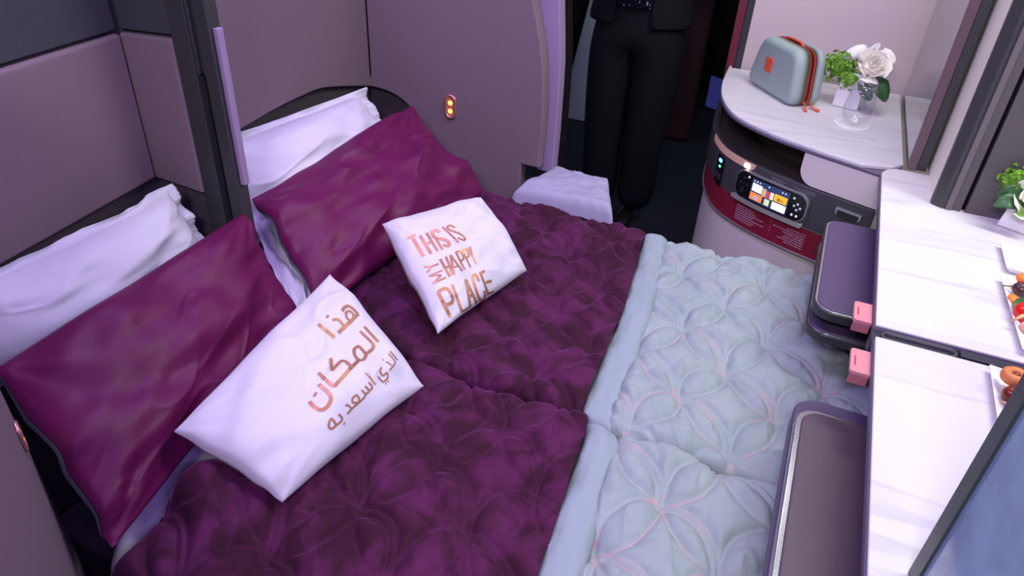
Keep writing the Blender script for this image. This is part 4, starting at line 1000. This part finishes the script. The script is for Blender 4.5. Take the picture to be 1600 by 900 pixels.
# ================================================================== PERSON STANDING IN THE AISLE
PY = 2.86
pr = thing('person', (-0.70, PY, 0), 'person in black suit and dark sparkling top standing in the aisle, hands joined', 'person')
def skin_mesh(name, nodes, edges, m, root=0, sub=2):
    o_ = ORG[pr.name]; me = bpy.data.meshes.new(name)
    me.from_pydata([tuple(Vector(n[:3])-o_) for n in nodes], edges, []); me.materials.append(m)
    o = bpy.data.objects.new(name, me); link(o, pr); ORG[o.name] = o_
    sk_ = o.modifiers.new('skin', 'SKIN'); sk_.use_smooth_shade = True
    for i, n in enumerate(nodes):
        r = n[3] if hasattr(n[3], '__len__') else (n[3], n[3]); o.data.skin_vertices[0].data[i].radius = r
    o.data.skin_vertices[0].data[root].use_root = True
    sb_ = o.modifiers.new('sub', 'SUBSURF'); sb_.levels = sub; sb_.render_levels = sub
    return o
cx = -0.705
# continuous body: torso, neck, head, arms, legs
body = [(cx,PY,0.94,(.125,.095)), (cx,PY,1.15,(.11,.085)), (cx,PY,1.36,(.135,.09)), (cx,PY,1.47,(.06,.055)), (cx,PY-0.01,1.53,(.052,.052)), (cx,PY-0.015,1.60,(.068,.080)), (cx,PY-0.01,1.70,(.070,.085)),
        (cx-.17,PY,1.40,.052), (cx-.23,PY+.02,1.14,.040), (cx-.10,PY-.14,1.03,.028), (cx+.17,PY,1.40,.052), (cx+.23,PY+.02,1.14,.040), (cx+.10,PY-.14,1.03,.028),
        (cx-.09,PY,0.86,.080), (cx-.10,PY-.01,0.50,.058), (cx-.085,PY+.01,0.10,.038), (cx+.09,PY,0.86,.080), (cx+.085,PY-.01,0.50,.058), (cx+.060,PY+.01,0.10,.038)]
skin_mesh('body', body, [(0,1),(1,2),(2,3),(3,4),(4,5),(5,6),(2,7),(7,8),(8,9),(2,10),(10,11),(11,12),(0,13),(13,14),(14,15),(0,16),(16,17),(17,18)], skin)
# hands: palms with five fingers, folded together
for sgn in (-1, 1):
    wx, wy, wz = cx+sgn*0.10, PY-.14, 1.03
    nd = [(wx, wy, wz, .022), (wx-sgn*0.045, wy-0.02, wz-0.012, (.030,.016)), (wx-sgn*0.085, wy-0.024, wz-0.016, (.030,.014))]; ed = [(0,1),(1,2)]
    for k, (dz, L) in enumerate(((0.026, .062), (0.009, .070), (-0.009, .066), (-0.026, .052))):
        b0 = len(nd); off = -0.006 if sgn > 0 else 0.004
        nd += [(wx-sgn*0.095, wy-0.026+off, wz-0.016+dz, .0085), (wx-sgn*(0.095+L*0.5), wy-0.030+off, wz-0.022+dz, .008), (wx-sgn*(0.095+L*0.85), wy-0.018+off, wz-0.030+dz, .007)]
        ed += [(2, b0), (b0, b0+1), (b0+1, b0+2)]
    b0 = len(nd); nd += [(wx-sgn*0.055, wy-0.035, wz+0.020, .010), (wx-sgn*0.085, wy-0.045, wz+0.030, .009)]; ed += [(1, b0), (b0, b0+1)]
    skin_mesh('hand', nd, ed, skin, sub=1)
# face and hair
MB().ball((cx, PY-0.10, 1.63), 0.011, 0.016, 0.022, 10).build('nose', skin, pr, smooth=True)
for sgn in (-1, 1):
    MB().ball((cx+sgn*0.030, PY-0.088, 1.655), 0.011, 0.006, 0.006, 10).build('eye', porcelain, pr, smooth=True)
    MB().ball((cx+sgn*0.075, PY, 1.645), 0.008, 0.018, 0.030, 10).build('ear', skin, pr, smooth=True)
MB().ball((cx, PY-0.090, 1.595), 0.022, 0.006, 0.005, 10).build('mouth', mat('lips', (0.45, 0.12, 0.12), 0.5), pr, smooth=True)
MB().ball((cx, PY+0.015, 1.70), 0.092, 0.105, 0.085, 20).build('hair', hairm, pr, smooth=True)
# trousers
tr_ = [(cx,PY,0.93,(.160,.105)), (cx-.090,PY,0.82,.112), (cx-.090,PY-.01,0.50,.096), (cx-.084,PY,0.22,.086), (cx-.080,PY+.01,0.05,.088), (cx+.095,PY,0.82,.114), (cx+.092,PY-.01,0.50,.098), (cx+.086,PY,0.22,.088), (cx+.084,PY+.01,0.05,.090), (cx,PY,1.02,(.14,.10))]
skin_mesh('trousers', tr_, [(0,1),(1,2),(2,3),(3,4),(0,5),(5,6),(6,7),(7,8),(0,9)], suit)
for sgn, xx in ((-1, cx-.085), (1, cx+.058)):
    MB().ball((xx, PY-0.06, 0.035), 0.042, 0.125, 0.034, 16).build('shoe', shoe, pr, smooth=True)
# jacket: open-fronted loft with skirt, sleeves
rings = [(0.86, .205, .135), (0.92, .198, .130), (1.05, .170, .118), (1.15, .165, .115), (1.30, .190, .122), (1.40, .185, .115), (1.46, .120, .085), (1.49, .070, .065)]
NA = 40; v = []
for j, (z, ra, rb) in enumerate(rings):
    gap = 0.40 - 0.25*abs(z-1.0) if z < 1.3 else 0.25
    for k in range(NA+1):
        a = -PI/2 + gap + (2*PI-2*gap)*k/NA; v.append((cx+ra*math.cos(a), PY+rb*math.sin(a), z))
o = MB().add(v, [(j*(NA+1)+k, j*(NA+1)+k+1, (j+1)*(NA+1)+k+1, (j+1)*(NA+1)+k) for j in range(len(rings)-1) for k in range(NA)]).build('jacket', suit, pr, smooth=True)
s = o.modifiers.new('s', 'SOLIDIFY'); s.thickness = 0.006; s = o.modifiers.new('u', 'SUBSURF'); s.levels = 1; s.render_levels = 1
for sgn in (-1, 1):
    skin_mesh('sleeve', [(cx+sgn*.165,PY,1.41,.066), (cx+sgn*.20,PY+.01,1.28,.062), (cx+sgn*.235,PY+.02,1.14,.055), (cx+sgn*.17,PY-.07,1.08,.046), (cx+sgn*.115,PY-.13,1.035,.038)], [(0,1),(1,2),(2,3),(3,4)], suit)
def sequin():
    m = bpy.data.materials.new('dark_sequin_cloth'); m.use_nodes = True; nt = m.node_tree; b = nt.nodes['Principled BSDF']
    tc = nt.nodes.new('ShaderNodeTexCoord'); mp = nt.nodes.new('ShaderNodeMapping'); mp.inputs['Scale'].default_value = (70, 70, 30); nt.links.new(tc.outputs['Object'], mp.inputs[0])
    vn = nt.nodes.new('ShaderNodeTexVoronoi'); vn.inputs['Scale'].default_value = 1; nt.links.new(mp.outputs[0], vn.inputs['Vector'])
    r = nt.nodes.new('ShaderNodeValToRGB'); r.color_ramp.elements[0].position = 0.18; r.color_ramp.elements[0].color = (0.55, 0.55, 0.65, 1); r.color_ramp.elements[1].position = 0.26; r.color_ramp.elements[1].color = (0.012, 0.012, 0.03, 1)
    nt.links.new(vn.outputs['Distance'], r.inputs[0]); nt.links.new(r.outputs[0], b.inputs['Base Color']); b.inputs['Roughness'].default_value = 0.4; return m
v = []
br = [(0.935, .150, .128), (1.05, .135, .116), (1.20, .135, .113), (1.35, .14, .110), (1.44, .09, .075)]
for (z, ra, rb) in br:
    for k in range(21):
        a = -PI/2 - 0.75 + 1.5*k/20; v.append((cx+ra*math.cos(a), PY+rb*math.sin(a), z))
o = MB().add(v, [(j*21+k, j*21+k+1, (j+1)*21+k+1, (j+1)*21+k) for j in range(len(br)-1) for k in range(20)]).build('blouse', sequin(), pr, smooth=True, label='dark sparkling top')
s = o.modifiers.new('s', 'SOLIDIFY'); s.thickness = 0.004

# ================================================================== ACROSS THE AISLE
st_ = thing('aisle_seat_shell', (-1.45, 4.1, 0), 'pale panelled black seat shell across the aisle behind the person', 'seat')
pb1 = [onY(*p, 3.95) for p in ((872, 196), (930, 203), (925, 40), (912, 70))]
MB().prism([(pb1[0].x, 0.0), (-0.99, 0.0), (-0.99, 0.95), (pb1[3].x+0.05, 0.95)], 3.95, 4.0, lambda x, z, y: (x, y, z)).build('pale_panel', aisle_grey, st_, bevel=0.01)
MB().box(-2.6, -0.99, 4.005, 4.45, 0.0, 1.5).build('shell_body', aisle_black, st_, bevel=0.03)
MB().prism([(-2.3, 0.0), (pb1[0].x-0.01, 0.0), (pb1[3].x+0.04, 0.96), (-1.15, 1.5), (-2.3, 1.5)], 3.90, 3.948, lambda x, z, y: (x, y, z)).build('side_bolster', aisle_black, st_, bevel=0.01)
dr = thing('aisle_red_panel', (-0.65, 4.0, 0), 'dark red upright panel across the aisle to the right of the person', 'panel')
MB().box(-0.98, -0.60, 3.93, 4.02, 0.0, 1.6).build('panel_board', dark_red, dr, bevel=0.03, seg=3)
bl = thing('aisle_blue_panel', (-0.35, 4.6, 0), 'dim blue lit seat base beyond the aisle, left of the curved console', 'panel')
q0 = onY(1100, 168, 4.55); q1 = onY(1137, 125, 4.55); q0, q1 = Vector((q0.x, 0, min(q0.z, q1.z))), Vector((q1.x, 0, max(q0.z, q1.z)))
MB().box(-0.62, 0.2, 4.6, 4.7, 0.0, 1.6).build('panel_back', aisle_black, bl)
MB().prism([(q0.x, q0.z), (q1.x, q0.z-0.02), (q1.x, q1.z-0.02), (q0.x, q1.z)], 4.58, 4.598, lambda x, z, y: (x, y, z)).build('lit_strip', blue_glow, bl, bevel=0.004)
struct('wall_far', MB().box(-3.0, 1.6, 5.0, 5.1, 0.0, 2.0), aisle_black)
